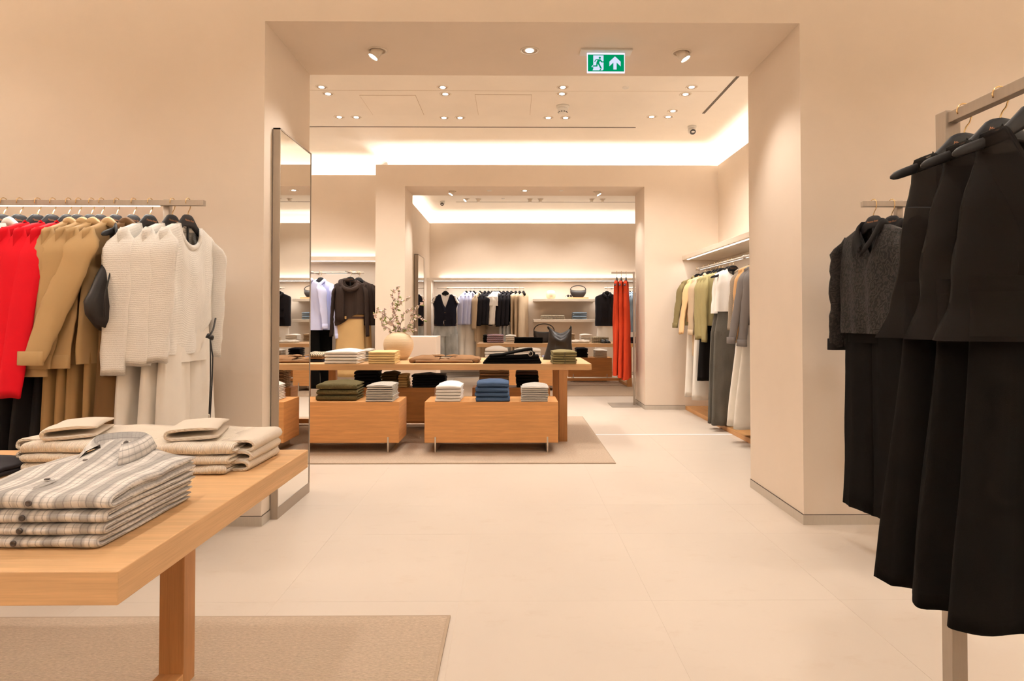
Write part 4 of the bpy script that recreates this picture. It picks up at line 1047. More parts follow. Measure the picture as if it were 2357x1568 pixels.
# ------------------------------------------------------------------ rail on the right wall of the middle room
o = empty('wall_rail', (2.47, 6.6, 1.905), 0, 'wall clothes rail under the shelf at right of the middle room', 'clothes rail', 'wall rails')
mb = MB(); mb.tube([(0, -1.5, 0), (0, 1.78, 0)], .013, 10); mb.build('bar', TAUPE, o, True)
MB().box(-.004, .004, -1.4, 1.7, -.018, -.013).build('led_strip', LED2, o)
for y in (.02, 1.65):
    mb = MB(); mb.tube([(0, y, 0), (.36, y, 0)], .012, 8); mb.build('bracket', TAUPE, o, True); mb = MB(); mb.tube([(0, y - .03, 0), (0, y + .03, 0)], .021, 12); mb.build('clamp', TAUPE, o, True)
an = math.radians(6)
NG = 'black hangers on the right wall rail of the middle room'
items = [(8.30, 'olive', 'olive linen jacket farthest along the right wall rail', 'jacket', dict(m=F_OLJ, L=.75, sleeve=.60, out=(.20, .03), swing=-.1, cuff=True, collar='shirt', sr=(.095, .065))),
         (8.02, 'peach', 'apricot knit sweater beside the olive linen jacket', 'sweater', dict(m=F_PEACH, L=.70, sleeve=.68, out=(.16, .02), sr=(.085, .06), swing=-.05)),
         (7.80, 'trench', 'beige trench coat with strapped cuffs on right wall rail', 'coat', dict(m=F_BEIGE, L=1.12, hem=.24, sleeve=.68, out=.06, swing=-.04, cuff=True, collar='shirt', sr=(.095, .07), dep=.08)),
         (7.58, 'sage', 'sage green linen shirt left of the white top, first of three', 'shirt', dict(m=F_GREEN, L=.74, sleeve=.74, out=.02, dep=.04, sr=(.085, .055))),
         (7.47, 'sage', 'sage green linen shirt left of the white top, second of three', 'shirt', dict(m=F_GREEN, L=.74, sleeve=.72, out=.02, sr=(.085, .055))),
         (7.34, 'sage', 'sage green linen shirt left of the white top, third of three', 'shirt', dict(m=F_GREEN, L=.74, sleeve=.76, out=.0, sr=(.09, .06))),
         (7.10, 'white', 'white sleeveless top above grey jeans, rear one', 'top', dict(m=F_WHITE, wf=[(0, .175), (.3, .20), (1, .225)], W=.175, L=.60, neck=.08, dep=.07)),
         (6.98, 'white', 'white sleeveless top above grey jeans, front one', 'top', dict(m=F_WHITE, wf=[(0, .175), (.3, .20), (1, .225)], W=.175, L=.58, neck=.08, dep=.07)),
         (6.30, 'tweed', 'speckled tweed jacket between white top and tan jacket', 'jacket', dict(m=F_TWEED, L=.62, sleeve=.60)),
         (6.20, 'tan', 'tan suede jacket beside the grey linen shirts', 'jacket', dict(m=F_TAN, L=.75, sleeve=.72, out=.06, sr=(.085, .065))),
         (6.04, 'grey', 'grey linen shirt at the right, rear one', 'shirt', dict(m=F_GSHIRT, L=.72, sleeve=.72, out=(.20, .02), cuff=True, sr=(.085, .07))),
         (5.92, 'grey', 'grey linen shirt at the right, front one', 'shirt', dict(m=F_GSHIRT, L=.72, sleeve=.74, out=(.12, .02), cuff=True, sr=(.09, .072)))]
for i, (y, k, lb, cat, kw) in enumerate(items):
    p = (2.47, y, 1.905); m = kw.pop('m')
    hanger(p, an, f'black hanger on right wall rail, {ORD[i]} from the far end', NG, letters=k in ('white', 'tweed'))
    garment('sleeveless_top' if cat == 'top' else cat, p, an, lb, cat, {'sage': 'sage shirts', 'white': 'white tops', 'grey': 'grey shirts'}.get(k), top, m, 60.0 + i, **kw)
for y, nm, m, L, lb in ((8.05, 'trousers', F_IVORY, 1.66, 'ivory trousers hanging below the apricot sweater'), (7.72, 'trousers', F_IVORY, 1.66, 'second ivory trousers below the beige trench coat'), (7.50, 'trousers', F_BLACK2, 1.4, 'dark trousers behind the trench coat and sage shirts'),
                        (7.10, 'jeans', F_GDENIM, 1.84, 'faded grey wide jeans, rear pair under the white tops'), (6.97, 'jeans', F_GDENIM, 1.84, 'faded grey wide jeans, front pair under the white tops')):
    garment(nm, (2.47, y, 1.905), an, lb, nm, None, trousers, m, y * 3, L=L, zw=-.55, hw=.185, hip=.225, leg=.14, dep=.045, crotch=.30, fold=.014)
for y, lb in ((6.36, 'white skirt under the grey shirts, rear one'), (6.18, 'white skirt under the grey shirts, front one')):
    garment('skirt', (2.47, y, 1.905), an, lb, 'skirt', 'white skirts', skirt, F_IVORY, y, zw=-.55, L=1.74, hw=.18, hem=.30, k1=3, amp=.10)
garment('jeans', (2.50, 5.55, 1.905), an, 'blue jeans showing at the right edge beside the white skirts', 'jeans', None, trousers, F_SDENIM, 5.0, L=1.80, zw=-.55, leg=.12)
hanger((2.50, 5.55, 1.905), an, 'black hanger with the blue jeans at the right edge', NG)

# ------------------------------------------------------------------ red dresses on the slim stand in the rear doorway
o = empty('dress_stand', (1.748, 9.0, 0), 0, 'slim taupe T stand holding the red dresses in the rear doorway', 'clothes stand')
MB().box(-.013, .013, -.013, .013, .01, 1.922).build('post', TAUPE, o)
MB().box(-.323, -.013, -.012, .012, 1.895, 1.919).build('bar', TAUPE, o)
MB().box(-.35, .045, -.22, .22, .0005, .010).build('base_plate', TAUPE, o)
wfd = [(0, .19), (.10, .165), (.22, .19), (.38, .148), (.44, .150), (.52, .18), (.75, .23), (1, .30)]
for i, x in enumerate((1.501, 1.567, 1.636)):
    nm = ['left', 'middle', 'right'][i]; p = (x, 9.0, 1.907); a = math.radians(74)
    hanger(p, a, f'dark hanger in the {nm} red dress on the T stand', 'hangers on the T stand', mat=GREY_HANG)
    garment('dress', p, a, f'long vermilion sleeveless dress with gathered waist, {nm} of three', 'dress', 'vermilion dresses', top, F_DRESS, 70.0 + i, wf=wfd, W=.19, L=[1.46, 1.49, 1.52][i], nf=.26, vneck=True, neck=.09, dep=.042, fold=.017, fk=4, nv=30, nu=22, band=.004)
# ------------------------------------------------------------------ back room: rail, clothes, shelf goods
def wall_rail3(x0, x1, label):
    o = empty('wall_rail', ((x0 + x1) / 2, 13.5, 1.907), 0, label, 'clothes rail', 'wall rails'); h = (x1 - x0) / 2
    mb = MB(); mb.tube([(-h, 0, 0), (h, 0, 0)], .013, 8); mb.build('bar', TAUPE, o, True)
    for s in (-1, 1):
        mb = MB(); mb.tube([(s * (h - .2), 0, 0), (s * (h - .2), .34, 0)], .011, 8); mb.build('bracket', TAUPE, o, True)
wall_rail3(-1.631, .253, 'wall rail with vest, shirts and blazers at back room left')
wall_rail3(1.985, 4.0, 'wall rail behind the red dresses in the back room')
BG = 'black hangers on the back room rail'
vp = (-1.42, 13.22, 1.89)
hanger(vp, 0, 'black hanger in the navy knit vest facing front', BG)
garment('sleeveless_top', vp, 0, 'white tee shirt worn under the navy knit vest', 'top', None, top, F_WHITE, 80, wf=[(0, .20), (1, .19)], W=.20, L=.76, nf=.07, dep=.045, sleeve=.16, sr=(.07, .075), out=.5)
garment('vest', vp, 0, 'navy knit vest with V neck facing front in the back room', 'vest', None, top, F_NAVY, 81, wf=[(0, .285), (.12, .265), (.3, .235), (.8, .235), (1, .235)], W=.285, L=.80, nf=.28, vneck=True, neck=.10, dep=.07, buttons=(-.52, -.68, 2, GOLD))
garment('jeans', vp, 0, 'pale faded blue jeans under the navy knit vest', 'jeans', None, trousers, F_LDENIM, 82, zw=-.76, L=1.72, hw=.23, hip=.265, leg=.14, dep=.06, crotch=.26, belt=F_DKB)
def hx(px): return at(px, 663, y=13.5).x
ae = math.radians(62)
row = [(1073, 'shirt', F_BLUE, .78, 'pale blue shirt, left of three in the back room'), (1083, 'shirt', F_BLUE, .78, 'pale blue shirt, middle of three in the back room'), (1090.5, 'shirt', F_BLUE, .78, 'pale blue shirt, right of three in the back room'),
       (1105, 'coat', F_BEIGE, 1.15, 'beige trench coat right of the blue shirts'), (1116, 'jacket', F_CHAR, .80, 'black knit jacket, left of three in the back room'), (1124.5, 'jacket', F_CHAR, .78, 'black knit jacket, middle of three in the back room'), (1132.5, 'jacket', F_CHAR, .78, 'black knit jacket, right of three in the back room'),
       (1138, 'shirt', F_IVORY, .52, 'white pleated top, leftmost of four in the back room'), (1142, 'shirt', F_IVORY, .78, 'white pleated top, second of four in the back room'), (1146.5, 'shirt', F_IVORY, .78, 'white pleated top, third of four in the back room'), (1150, 'shirt', F_IVORY, .50, 'white pleated top, rightmost of four in the back room'),
       (1159, 'blazer', F_CHAR, .82, 'charcoal blazer, left of three in the back room'), (1168, 'blazer', F_CHAR, .80, 'charcoal blazer, middle of three in the back room'), (1177, 'blazer', F_CHAR, .80, 'charcoal blazer, right of three in the back room'),
       (1187, 'dress', F_BEIGE, 1.35, 'beige draped dress, left of three at the rail end'), (1196, 'dress', F_BEIGE, 1.35, 'beige draped dress, middle of three at the rail end'), (1205, 'dress', F_BEIGE, 1.35, 'beige draped dress, right of three at the rail end')]
for i, (px, nm, m, L, lb) in enumerate(row):
    p = (hx(px), 13.5, 1.907)
    sl = {'dress': None, 'coat': .72}.get(nm, L - .16)
    hanger(p, ae, f'black hanger on the back room rail, {ORD[i] if i < 16 else "last"} from the navy vest', BG)
    garment(nm, p, ae, lb, nm, lb.split(',')[0] + 's', top, m, 90.0 + i, L=L, hem=.24, sleeve=sl if L > .55 else .22, out=.04, sr=(.085, .055) if L > .55 else (.085, .09), collar='shirt' if nm in ('shirt', 'coat', 'blazer') else None, nu=14, nv=12, dep=.032, wr=.35, sb=.25)
for px, nm, m, lb in ((1073, 'skirt', F_IVORY, 'long ivory skirt under the left blue shirt'), (1087, 'skirt', F_IVORY, 'long ivory skirt under the right blue shirts')):
    garment(nm, (hx(px), 13.5, 1.907), ae - .5, lb, 'skirt', None, skirt, m, px, zw=-.6, L=1.72, hw=.18, hem=.27, dep=.09, hdep=.17)
for k, px in enumerate((1160, 1169, 1177)):
    garment('jeans', (hx(px), 13.5, 1.907), ae, f'pale jeans under the charcoal blazers, {ORD[k]} from left', 'jeans', 'pale jeans', trousers, F_LDENIM, px, zw=-.6, L=1.68, leg=.11)
garment('trousers', (hx(1108), 13.5, 1.907), ae, 'beige trousers under the trench coat in the back room', 'trousers', None, trousers, F_BEIGE, 3, zw=-.7, L=1.6, leg=.11)
np_ = (at(1396, 663, y=13.3).x, 13.25, 1.89)
hanger(np_, 0, 'black hanger in the navy utility vest at the red dresses', BG)
garment('vest', np_, 0, 'navy utility vest with flap pocket left of the red dresses', 'vest', None, top, F_CHAR, 120, W=.25, hem=.25, L=.80, collar='shirt', dep=.07)
MB().box(-.13, .0, -.088, -.074, -.62, -.46).build('pocket', F_CHAR, bpy.data.objects['vest.001'] if 'vest.001' in bpy.data.objects else None)
MB().box(-.135, .005, -.094, -.074, -.47, -.43).build('pocket_flap', F_CHAR, bpy.data.objects['vest.001'] if 'vest.001' in bpy.data.objects else None)
garment('skirt', np_, 0, 'long ivory skirt under the navy utility vest', 'skirt', None, skirt, F_IVORY, 121, zw=-.72, L=1.75, hw=.2, hem=.30)
for k, px in enumerate((1450, 1457)):
    garment('shirt', (hx(px), 13.5, 1.907), ae, f'blue chambray shirt behind the red dresses, {["left", "right"][k]} one', 'shirt', None, top, F_SDENIM, 122 + k, L=.95, sleeve=.7, collar='shirt', nu=14, nv=12)
    hanger((hx(px), 13.5, 1.907), ae, f'black hanger in the {["left", "right"][k]} chambray shirt', BG)

# shelf goods
def lathe_thing(name, loc, prof, m, label, cat, n=36):
    mb = MB(); mb.lathe(prof, n); o = mb.build(name, m, smooth=True, xf=Matrix.Translation(loc)); o.data.set_sharp_from_angle(angle=math.radians(50)); return tag(o, label, cat)
CERAM = plain('ribbed_ceramic', (.74, .56, .37), .6)
p = at(1268, 687, y=13.6)
lathe_thing('round_vase', (p.x, 13.6, Z_SH1), [(.05, 0), (.078, .012), (.10, .05), (.107, .095), (.10, .14), (.08, .175), (.05, .19), (.045, .19), (.045, .17)], CERAM, 'round cream vase on the upper floating shelf', 'vase')
def handbag(loc, w, h, d, m, label, strap_h, rz=0, loc_name='handbag'):
    o = empty(loc_name, loc, rz, label, 'bag')
    rings = []
    for k in range(13):
        t = k / 12; z = h * t; ww = w * (.60 + .40 * math.sin(min(1, t * 1.35) * PI / 2)) * (1 - .05 * t); dd = d * (1 - .55 * t ** 2)
        rings.append([(ww * math.copysign(abs(math.cos(a)) ** .75, math.cos(a)), dd * math.copysign(abs(math.sin(a)) ** .8, math.sin(a)), z + (.03 * (math.cos(a) ** 2) - .02) * t ** 3) for a in [2 * PI * q / 36 for q in range(36)]])
    rings.append([(p[0] * .9, p[1] * .5, p[2] - .01) for p in rings[-1]])
    mb = MB(); mb.loft(rings, True, True, True); mb.build('body', m, o, True)
    mb = MB(); mb.tube([(w * .93 * math.cos(t), 0, h * .93 + strap_h * math.sin(t) ** .8) for t in [PI * q / 18 for q in range(19)]], .009, 8, flat=.5); mb.build('strap', m, o, True)
    return o
p = at(1330, 688, y=13.6)
tag(MB().box(p.x - .21, p.x + .22, 13.48, 13.74, Z_SH1, Z_SH1 + .034).build('display_board', OAK, bevel=.002), 'thin wooden display board under the shelf handbag', 'display board')
p = at(1331, 686, y=13.6)
handbag((p.x, 13.62, Z_SH1 + .0345), .18, .17, .065, F_BROWNL, 'dark brown half moon handbag on the upper floating shelf', .10)
p = at(1311, 685, y=13.52)
o = empty('sunglasses', (p.x, 13.53, Z_SH1 + .035), .2, 'dark sunglasses beside the shelf handbag', 'sunglasses')
for s in (-1, 1):
    mb = MB(); mb.lathe([(.027, 0), (.028, .004), (.02, .007)], 16); mb.build('lens', DARK, o, True, xf=Matrix.Translation((s * .032, 0, .03)) @ Matrix.Rotation(PI / 2, 4, 'X'))
    mb = MB(); mb.tube([(s * .06, 0, .036), (s * .062, .07, .034), (s * .058, .12, .01)], .003, 6); mb.build('temple', DARK, o, True)
mb = MB(); mb.tube([(-.008, 0, .034), (.008, 0, .034)], .004, 6); mb.build('bridge', DARK, o)
p = at(1272, 735, y=13.6); stack('folded_knit', 'sweater', 'black and cream printed knit', 'on the lower floating shelf', (p.x - .13, 13.6, Z_SH2), .26, .28, [.03, .03, .03], F_TWOT, seed=4, nx=6, hump=.01)
stack('folded_knit', 'sweater', 'cream and black printed knit', 'at the middle of the lower floating shelf', (p.x + .12, 13.6, Z_SH2), .25, .28, [.028, .028, .028], F_TWOT, seed=5, nx=6, hump=.01)
p = at(1333, 735, y=13.6); stack('folded_jeans', 'jeans', 'folded slate blue jeans', 'on the lower floating shelf', (p.x, 13.6, Z_SH2), .30, .26, [.038, .038, .038, .038], F_SDENIM, seed=6, nx=6)

# back room table
Z = ZT_TAB + .0005
def C(px0, px1, py, z, d, y=None):
    a = at(px0, py, z=z); b = at(px1, py, z=z); return ((a.x + b.x) / 2, a.y + d / 2, z), b.x - a.x
def stk(name, cat, desc, place, px0, px1, py, z, d, n, h, m, **k):
    c, w = C(px0, px1, py, z, d); return stack(name, cat, desc, place, (c[0], c[1], z + .0005), w, d, [h] * n, m, **k)
T3P = 'on the back room table'
stk('folded_shirt', 'shirt', 'folded black shirt', 'left of check shirts ' + T3P, 1112, 1122, 788.5, ZT_TAB, .3, 5, .028, F_BLACK2, seed=11, nx=5)
stk('folded_shirt', 'shirt', 'folded blue and rust check shirt', T3P, 1121, 1159, 789.5, ZT_TAB, .3, 4, .037, F_CHECK, seed=12, nx=6)
stk('folded_shirt', 'shirt', 'folded cream shirt', 'behind the black jeans ' + T3P, 1164, 1188, 788, ZT_TAB, .28, 4, .033, F_IVORY, seed=13, nx=6)
stk('folded_jeans', 'jeans', 'folded black jeans', T3P, 1184, 1249, 790, ZT_TAB, .30, 4, .026, F_BLACK, seed=14, hump=-.0, nx=8)
p = at(1250, 787, z=ZT_TAB)
handbag((p.x, 11.9, Z), .21, .22, .08, F_BROWNL, 'black woven half moon handbag on the back room table', .15)
stk('folded_knit', 'sweater', 'folded cream crumpled knit', T3P, 1316, 1356, 790, ZT_TAB, .28, 1, .04, F_IVORY, seed=15, amp=.01, hump=.02)
stk('folded_shirt', 'shirt', 'folded brown striped shirt', 'behind the tote ' + T3P, 1308, 1323, 786, ZT_TAB, .28, 5, .03, F_CARD, seed=16, nx=5)
stk('folded_shirt', 'shirt', 'folded white shirt', 'at right ' + T3P, 1337, 1363, 786, ZT_TAB, .26, 5, .026, F_WHITE, seed=17, hump=.02, nx=6)
stk('folded_shirt', 'shirt', 'folded black and white striped shirt', T3P, 1364, 1402, 789.5, ZT_TAB, .30, 4, .026, F_TWOT, seed=18, nx=6)
for k, px in enumerate((1391, 1401)):
    p = at(px, 790.5, z=ZT_TAB)
    o = empty('loafer', (p.x, p.y + .05, Z), .15, f'{["left", "right"][k]} black loafer on the back room table', 'shoe', 'black loafers')
    mb = MB(); mb.loft([[(w * math.cos(t), y, z0 + h * max(0, math.sin(t))) for t in [2 * PI * q / 14 for q in range(14)]] for y, w, h, z0 in ((-.07, .012, .01, .004), (-.06, .032, .03, .002), (-.01, .042, .05, .001), (.06, .036, .06, .001), (.13, .034, .075, .001), (.16, .02, .06, .001))], True, True, True); mb.build('upper', F_LEATH, o, True)
    MB().box(-.035, .035, -.06, .15, 0, .006).build('sole', DARK, o, bevel=.003)
p = at(1457, 788, z=ZT_TAB); stack('folded_jeans', 'jeans', 'folded navy jeans', 'by the post behind the red dresses', (p.x, 11.7, Z), .25, .28, [.035] * 3, F_NAVY, seed=19, nx=5)
# goods on the boxes before and under the back room table
B_ = BZ1
def boxstack(name, cat, desc, place, px0, px1, y, n, h, m, d=.3, **k):
    a, b = at(px0, 830, y=y - d / 2), at(px1, 830, y=y - d / 2)
    return stack(name, cat, desc, place, ((a.x + b.x) / 2, y, B_ + .0005), b.x - a.x, d, [h] * n, m, **k)
boxstack('folded_shirt', 'shirt', 'folded white shirt', 'on the box before the back room table', 1116, 1168, 10.92, 5, .05, F_WHITE, seed=21, hump=.05, nx=8)
boxstack('folded_shirt', 'shirt', 'folded cream shirt', 'on the box before the back room table', 1184, 1245, 10.92, 5, .048, F_IVORY, seed=22, hump=.03, nx=8)
boxstack('folded_shirt', 'shirt', 'folded pale blue shirt', 'beside the tote on the far box', 1249, 1264, 10.92, 4, .03, F_BLUE, seed=23, nx=6)
boxstack('folded_knit', 'sweater', 'folded navy striped knit', 'on the box under the back room table', 1326, 1353, 12.5, 5, .036, F_NAVY, seed=24, hump=.03, nx=6)
boxstack('folded_knit', 'sweater', 'folded cream knit', 'on the box under the back room table', 1370, 1398, 12.5, 4, .036, F_IVORY, seed=25, hump=.03, amp=.006, nx=6)

# ------------------------------------------------------------------ middle room table
T2P = 'on the middle table'
stk('folded_shirt', 'shirt', 'folded white shirt', T2P, 748, 824, 838, ZT_TAB, .32, 4, .031, F_WHITE, seed=31, hump=.025, button=None, nx=12, rz=-.02)
stk('folded_shirt', 'shirt', 'folded black striped shirt', 'between white and straw stacks ' + T2P, 828, 852, 832, ZT_TAB, .3, 5, .024, F_STRIPE, seed=32, nx=6)
stk('folded_shirt', 'shirt', 'folded straw yellow shirt', T2P, 847, 908, 838.3, ZT_TAB, .33, 5, .0245, F_YELLOW, seed=33, hump=.004, nx=12)
stk('folded_knit', 'sweater', 'folded brown and cream printed knit', 'at left end ' + T2P, 690, 742, 834, ZT_TAB, .30, 3, .028, [F_NAVY, F_CAMEL, F_TWOT], seed=34, hump=.015, amp=.008)
# big ribbed vase with blossom branches
VX, VY = -1.27, 6.98
VASE = plain('rope_vase', (.80, .62, .42), .8)
def vase():
    m, nt, b = new_mat('coiled_vase', .85, 0, .2)
    w = wave(nt, coords(nt, 'Object'), 34, 'Z', .5, 2, 4)
    nt.links.new(mixc(nt, w, rgba((.66, .48, .31)), rgba((.82, .64, .44))), b.inputs['Base Color']); bump(nt, b, w, .6, .003)
    lathe_thing('vase', (VX, VY, ZT_TAB + .0005), [(.085, 0), (.10, .006), (.135, .06), (.16, .12), (.168, .17), (.158, .22), (.128, .265), (.095, .288), (.078, .296), (.074, .305), (.066, .305), (.066, .27)], m, 'round coiled cream vase holding blossom branches on the middle table', 'vase', 48)
vase()
BARK = plain('bark', (.20, .12, .085), .85); LEAF = plain('leaf', (.26, .33, .07), .5); PETAL = plain('petal', (.90, .74, .70), .6)
o = empty('blossom_branches', (VX, VY, ZT_TAB + .2), 0, 'pink blossom branches with green leaves standing in the vase', 'branches')
def V3(px, py, dy=0):
    q = at(px, py, y=VY + dy); return Vector((q.x - VX, dy, q.z - ZT_TAB - .2))
rb = random.Random(3)
BR_ = [[(912, 768), (908, 752), (895, 733), (880, 722), (868, 712), (862, 731)], [(903, 768), (893, 755), (879, 750), (878, 738), (881, 722), (886, 712)], [(912, 768), (922, 748), (912, 730), (905, 712), (902, 705), (906, 690), (903, 675), (910, 668), (917, 661)],
       [(912, 768), (902, 742), (907, 725), (914, 712), (917, 698), (916, 685), (918, 673)], [(924, 768), (920, 750), (926, 735), (930, 722), (938, 712), (948, 714)], [(925, 766), (935, 755), (943, 745), (950, 722), (960, 710), (968, 700), (976, 692)],
       [(926, 766), (934, 758), (948, 748), (955, 738), (962, 728), (975, 737)], [(928, 762), (940, 760), (950, 760), (957, 762)], [(914, 705), (920, 695), (930, 692), (943, 685)], [(912, 730), (904, 738), (898, 740), (892, 745)], [(914, 768), (920, 752), (917, 740), (912, 733)]]
LE, PE, SP = MB(), MB(), MB()
def leaf(mb, p, d, l, w):
    d = d.normalized(); s = d.cross(Vector((rb.uniform(-1, 1), rb.uniform(-1, 1), rb.uniform(-1, 1)))).normalized(); nrm = d.cross(s)
    a = [p, p + d * l * .35 + s * w + nrm * .004, p + d * l * .7 + s * w * .7, p + d * l - nrm * .008, p + d * l * .7 - s * w * .7, p + d * l * .35 - s * w + nrm * .004]
    i = [mb.vert(q) for q in a]; j = mb.vert(p + d * l * .5 - nrm * .003)
    for k in range(6): mb.face((i[k], i[(k + 1) % 6], j))
for bi, pts in enumerate(BR_):
    dy = rb.uniform(-.08, .08); P = [V3(x, y, dy * min(1, k / 3)) for k, (x, y) in enumerate(pts)]
    if bi not in (8, 9): P = [Vector((P[0].x * .6, 0, .02))] + P
    mb = MB(); mb.tube(P, [lerp(.0045, .0016, k / len(P)) for k in range(len(P))], 6); mb.build('branch', BARK, o, True)
    for k in range(2 if bi not in (8, 9) else 1, len(P)):
        for q in range(4):
            t = rb.random(); p = P[k - 1].lerp(P[k], t)
            d = Vector((rb.uniform(-1, 1), rb.uniform(-1, 1), rb.uniform(-.8, .7)))
            if rb.random() < .62: leaf(LE, p, d, rb.uniform(.034, .058), rb.uniform(.008, .013))
            if rb.random() < .75:
                c = p + d.normalized() * .014
                for z_ in range(5): leaf(PE, c, Vector((rb.uniform(-1, 1), rb.uniform(-1, 1), rb.uniform(-1, 1))), .024, .011)
    for z_ in range(5): leaf(PE, P[-1], Vector((rb.uniform(-1, 1), rb.uniform(-1, 1), rb.uniform(-.3, 1))), .022, .010)
tag(LE.build('leaves', LEAF, o), kind='stuff'); tag(PE.build('blossoms', PETAL, o), kind='stuff')
# camel jacket laid flat
a = at(940, 836, z=ZT_TAB); b = at(1108, 832, z=ZT_TAB)
cx, w = (a.x + b.x) / 2, b.x - a.x
o = empty('folded_jacket', (cx, 6.62, ZT_TAB + .0005), 0, 'camel suede jacket lying folded on the middle table', 'jacket')
mb = MB(); ribbon(mb, upath(.36, .030), .013, -w * .40, w * .40, 14, 1, .004, .004, .01); mb.build('body', F_CAMEL, o, True)
mb = MB(); ribbon(mb, [(.15, .045), (.05, .05), (-.06, .045), (-.13, .036), (-.16, .024)], .012, -w * .44, -w * .08, 10, 2, .006, .022, .01); mb.build('left_front', F_CAMEL, o, True)
mb = MB(); ribbon(mb, [(.15, .045), (.05, .05), (-.06, .045), (-.13, .036), (-.16, .024)], .012, w * .06, w * .45, 10, 3, .006, .022, .01); mb.build('right_front', F_CAMEL, o, True)
for s in (-1, 1):
    mb = MB(); rings = [[(s * w * .45 + .034 * math.cos(t) * (1 + .2 * nz(y * 9, t, s)), y,   .026 + .024 * math.sin(t) * (1 + .2 * nz(y * 13, t, s))) for t in [2 * PI * q / 14 for q in range(14)]] for y in [-.17 + .30 * k / 8 for k in range(9)]]
    mb.loft(rings, True, True, True); mb.build('sleeve', F_CAMEL, o, True)
    mb = MB(); ribbon(mb, [(.16, .060), (.08, .068), (-.02, .062)], .008, s * w * .08 - .07, s * w * .08 + .06, 5, 4 + s, .004, .006, .006, skew=s * .05); mb.build('collar', F_CAMEL, o, True)
    mb = MB(); mb.lathe([(.008, 0), (.008, .003)], 10); mb.build('button', BTN, o, True, xf=Matrix.Translation((s * w * .14, -.08, .058)))
MB().box(-w * .30, w * .26, -.178, -.170, .004, .014).build('zip', DARK, o)
# black jeans with a belt
c, w = C(1112, 1246, 838, ZT_TAB, .30)
for i in range(4):
    o = empty('folded_jeans', (c[0], c[1], ZT_TAB + .0005 + i * .0225), 0, ['bottom', 'third from top', 'second from top', 'topmost, belted'][i] + ' black jeans in the pile on the middle table', 'jeans', 'black jeans on the middle table')
    mb = MB(); rr = random.Random(i)
    def lift(mbq):
        for k, (x, y, z) in enumerate(mbq.v):
            t = (x + w / 2) / w; mbq.v[k] = (x, y, z * (1 + .25 * t) + (.010 * i + .03 * (i == 3)) * smst((t - .15) / .7) * (i / 3))
    ribbon(mb, upath(.28 - .012 * i, .022), .0095, -w / 2 + .02 * i, w / 2 - .012 * i - (.05 if i == 3 else 0), 14, 40 + i, .003, .0, .006); lift(mb); mb.build('cloth', F_BLACK, o, True)
    if i == 3:
        mb = MB(); mb.tube([(w * .30, -.15, .02), (w * .31, -.155, .035), (w * .32, -.12, .052), (w * .34, .0, .058), (w * .36, .10, .05)], .017, 8, flat=.35); bo = mb.build('belt', F_BROWNL, o, True)
        mb = MB(); mb.tube([(w * .315 + .022 * math.cos(t), -.152 , .036 + .024 * math.sin(t)) for t in [2 * PI * q / 16 for q in range(17)]], .004, 6); mb.build('buckle', STEEL, bo, True)
        mb = MB(); mb.tube([(w * .36, .10, .02), (w * .36, 0, .032), (w * .33, -.11, .026)], .028, 10, flat=.7); mb.build('waistband', F_BLACK, o, True)
# leather tote
a, b = at(1258, 826, z=ZT_TAB), at(1318, 826, z=ZT_TAB)
TX, TY = (a.x + b.x) / 2 - .01, 7.02
o = empty('leather_tote', (TX, TY, ZT_TAB + .0005), 0, 'slouchy dark leather tote with two peaked corners on middle table', 'bag')
zt = at(1288, 752, y=TY).z - ZT_TAB
rings = []
for k in range(19):
    t = k / 18; rr = []
    for q in range(48):
        an_ = 2 * PI * q / 48; cx_, sy_ = math.cos(an_), math.sin(an_)
        w_ = lerp(.150, .128, smst(t * 1.5)); u = abs(cx_)
        dd = lerp(.075, .022, t ** .8)
        sag = t ** 2.5 * (.135 * (1 - u ** 1.15) * (1.0 if sy_ < 0 else .55))
        z = zt * t - sag
        x = w_ * math.copysign(u ** .7, cx_) + t * .012 - (.035 * (1 - t) ** 3 if cx_ < 0 else 0)
        y = dd * math.copysign(abs(sy_) ** .7, sy_) * (1 + .2 * nz(cx_ * 3, t * 4, 2)) - (.03 * math.exp(-((t - .72) / .22) ** 2) * (1 - u) if sy_ < 0 else 0) + .012 * nz(cx_ * 4 + t * 3, t * 2, 7)
        rr.append((x, y, max(0, z)))
    rings.append(rr)
rings.append([(p[0] * .96, p[1] * .55, p[2] - .02) for p in rings[-1]])
mb = MB(); mb.loft(rings, True, True, True); mb.build('body', F_BROWNL, o, True)
for s in (-1, 1):
    mb = MB(); mb.tube([(s * .118, 0, zt - .03), (s * .13, -.004, zt - .002), (s * .125, .005, zt + .010)], [.012, .009, .004], 8); mb.build('corner_tie', F_BROWNL, o, True)
stk('folded_shirt', 'shirt', 'folded olive shirt', T2P, 1272, 1327, 838.5, ZT_TAB, .34, 5, .0245, F_OLIVE2, seed=36, hump=.012, button=BTN, nx=12)
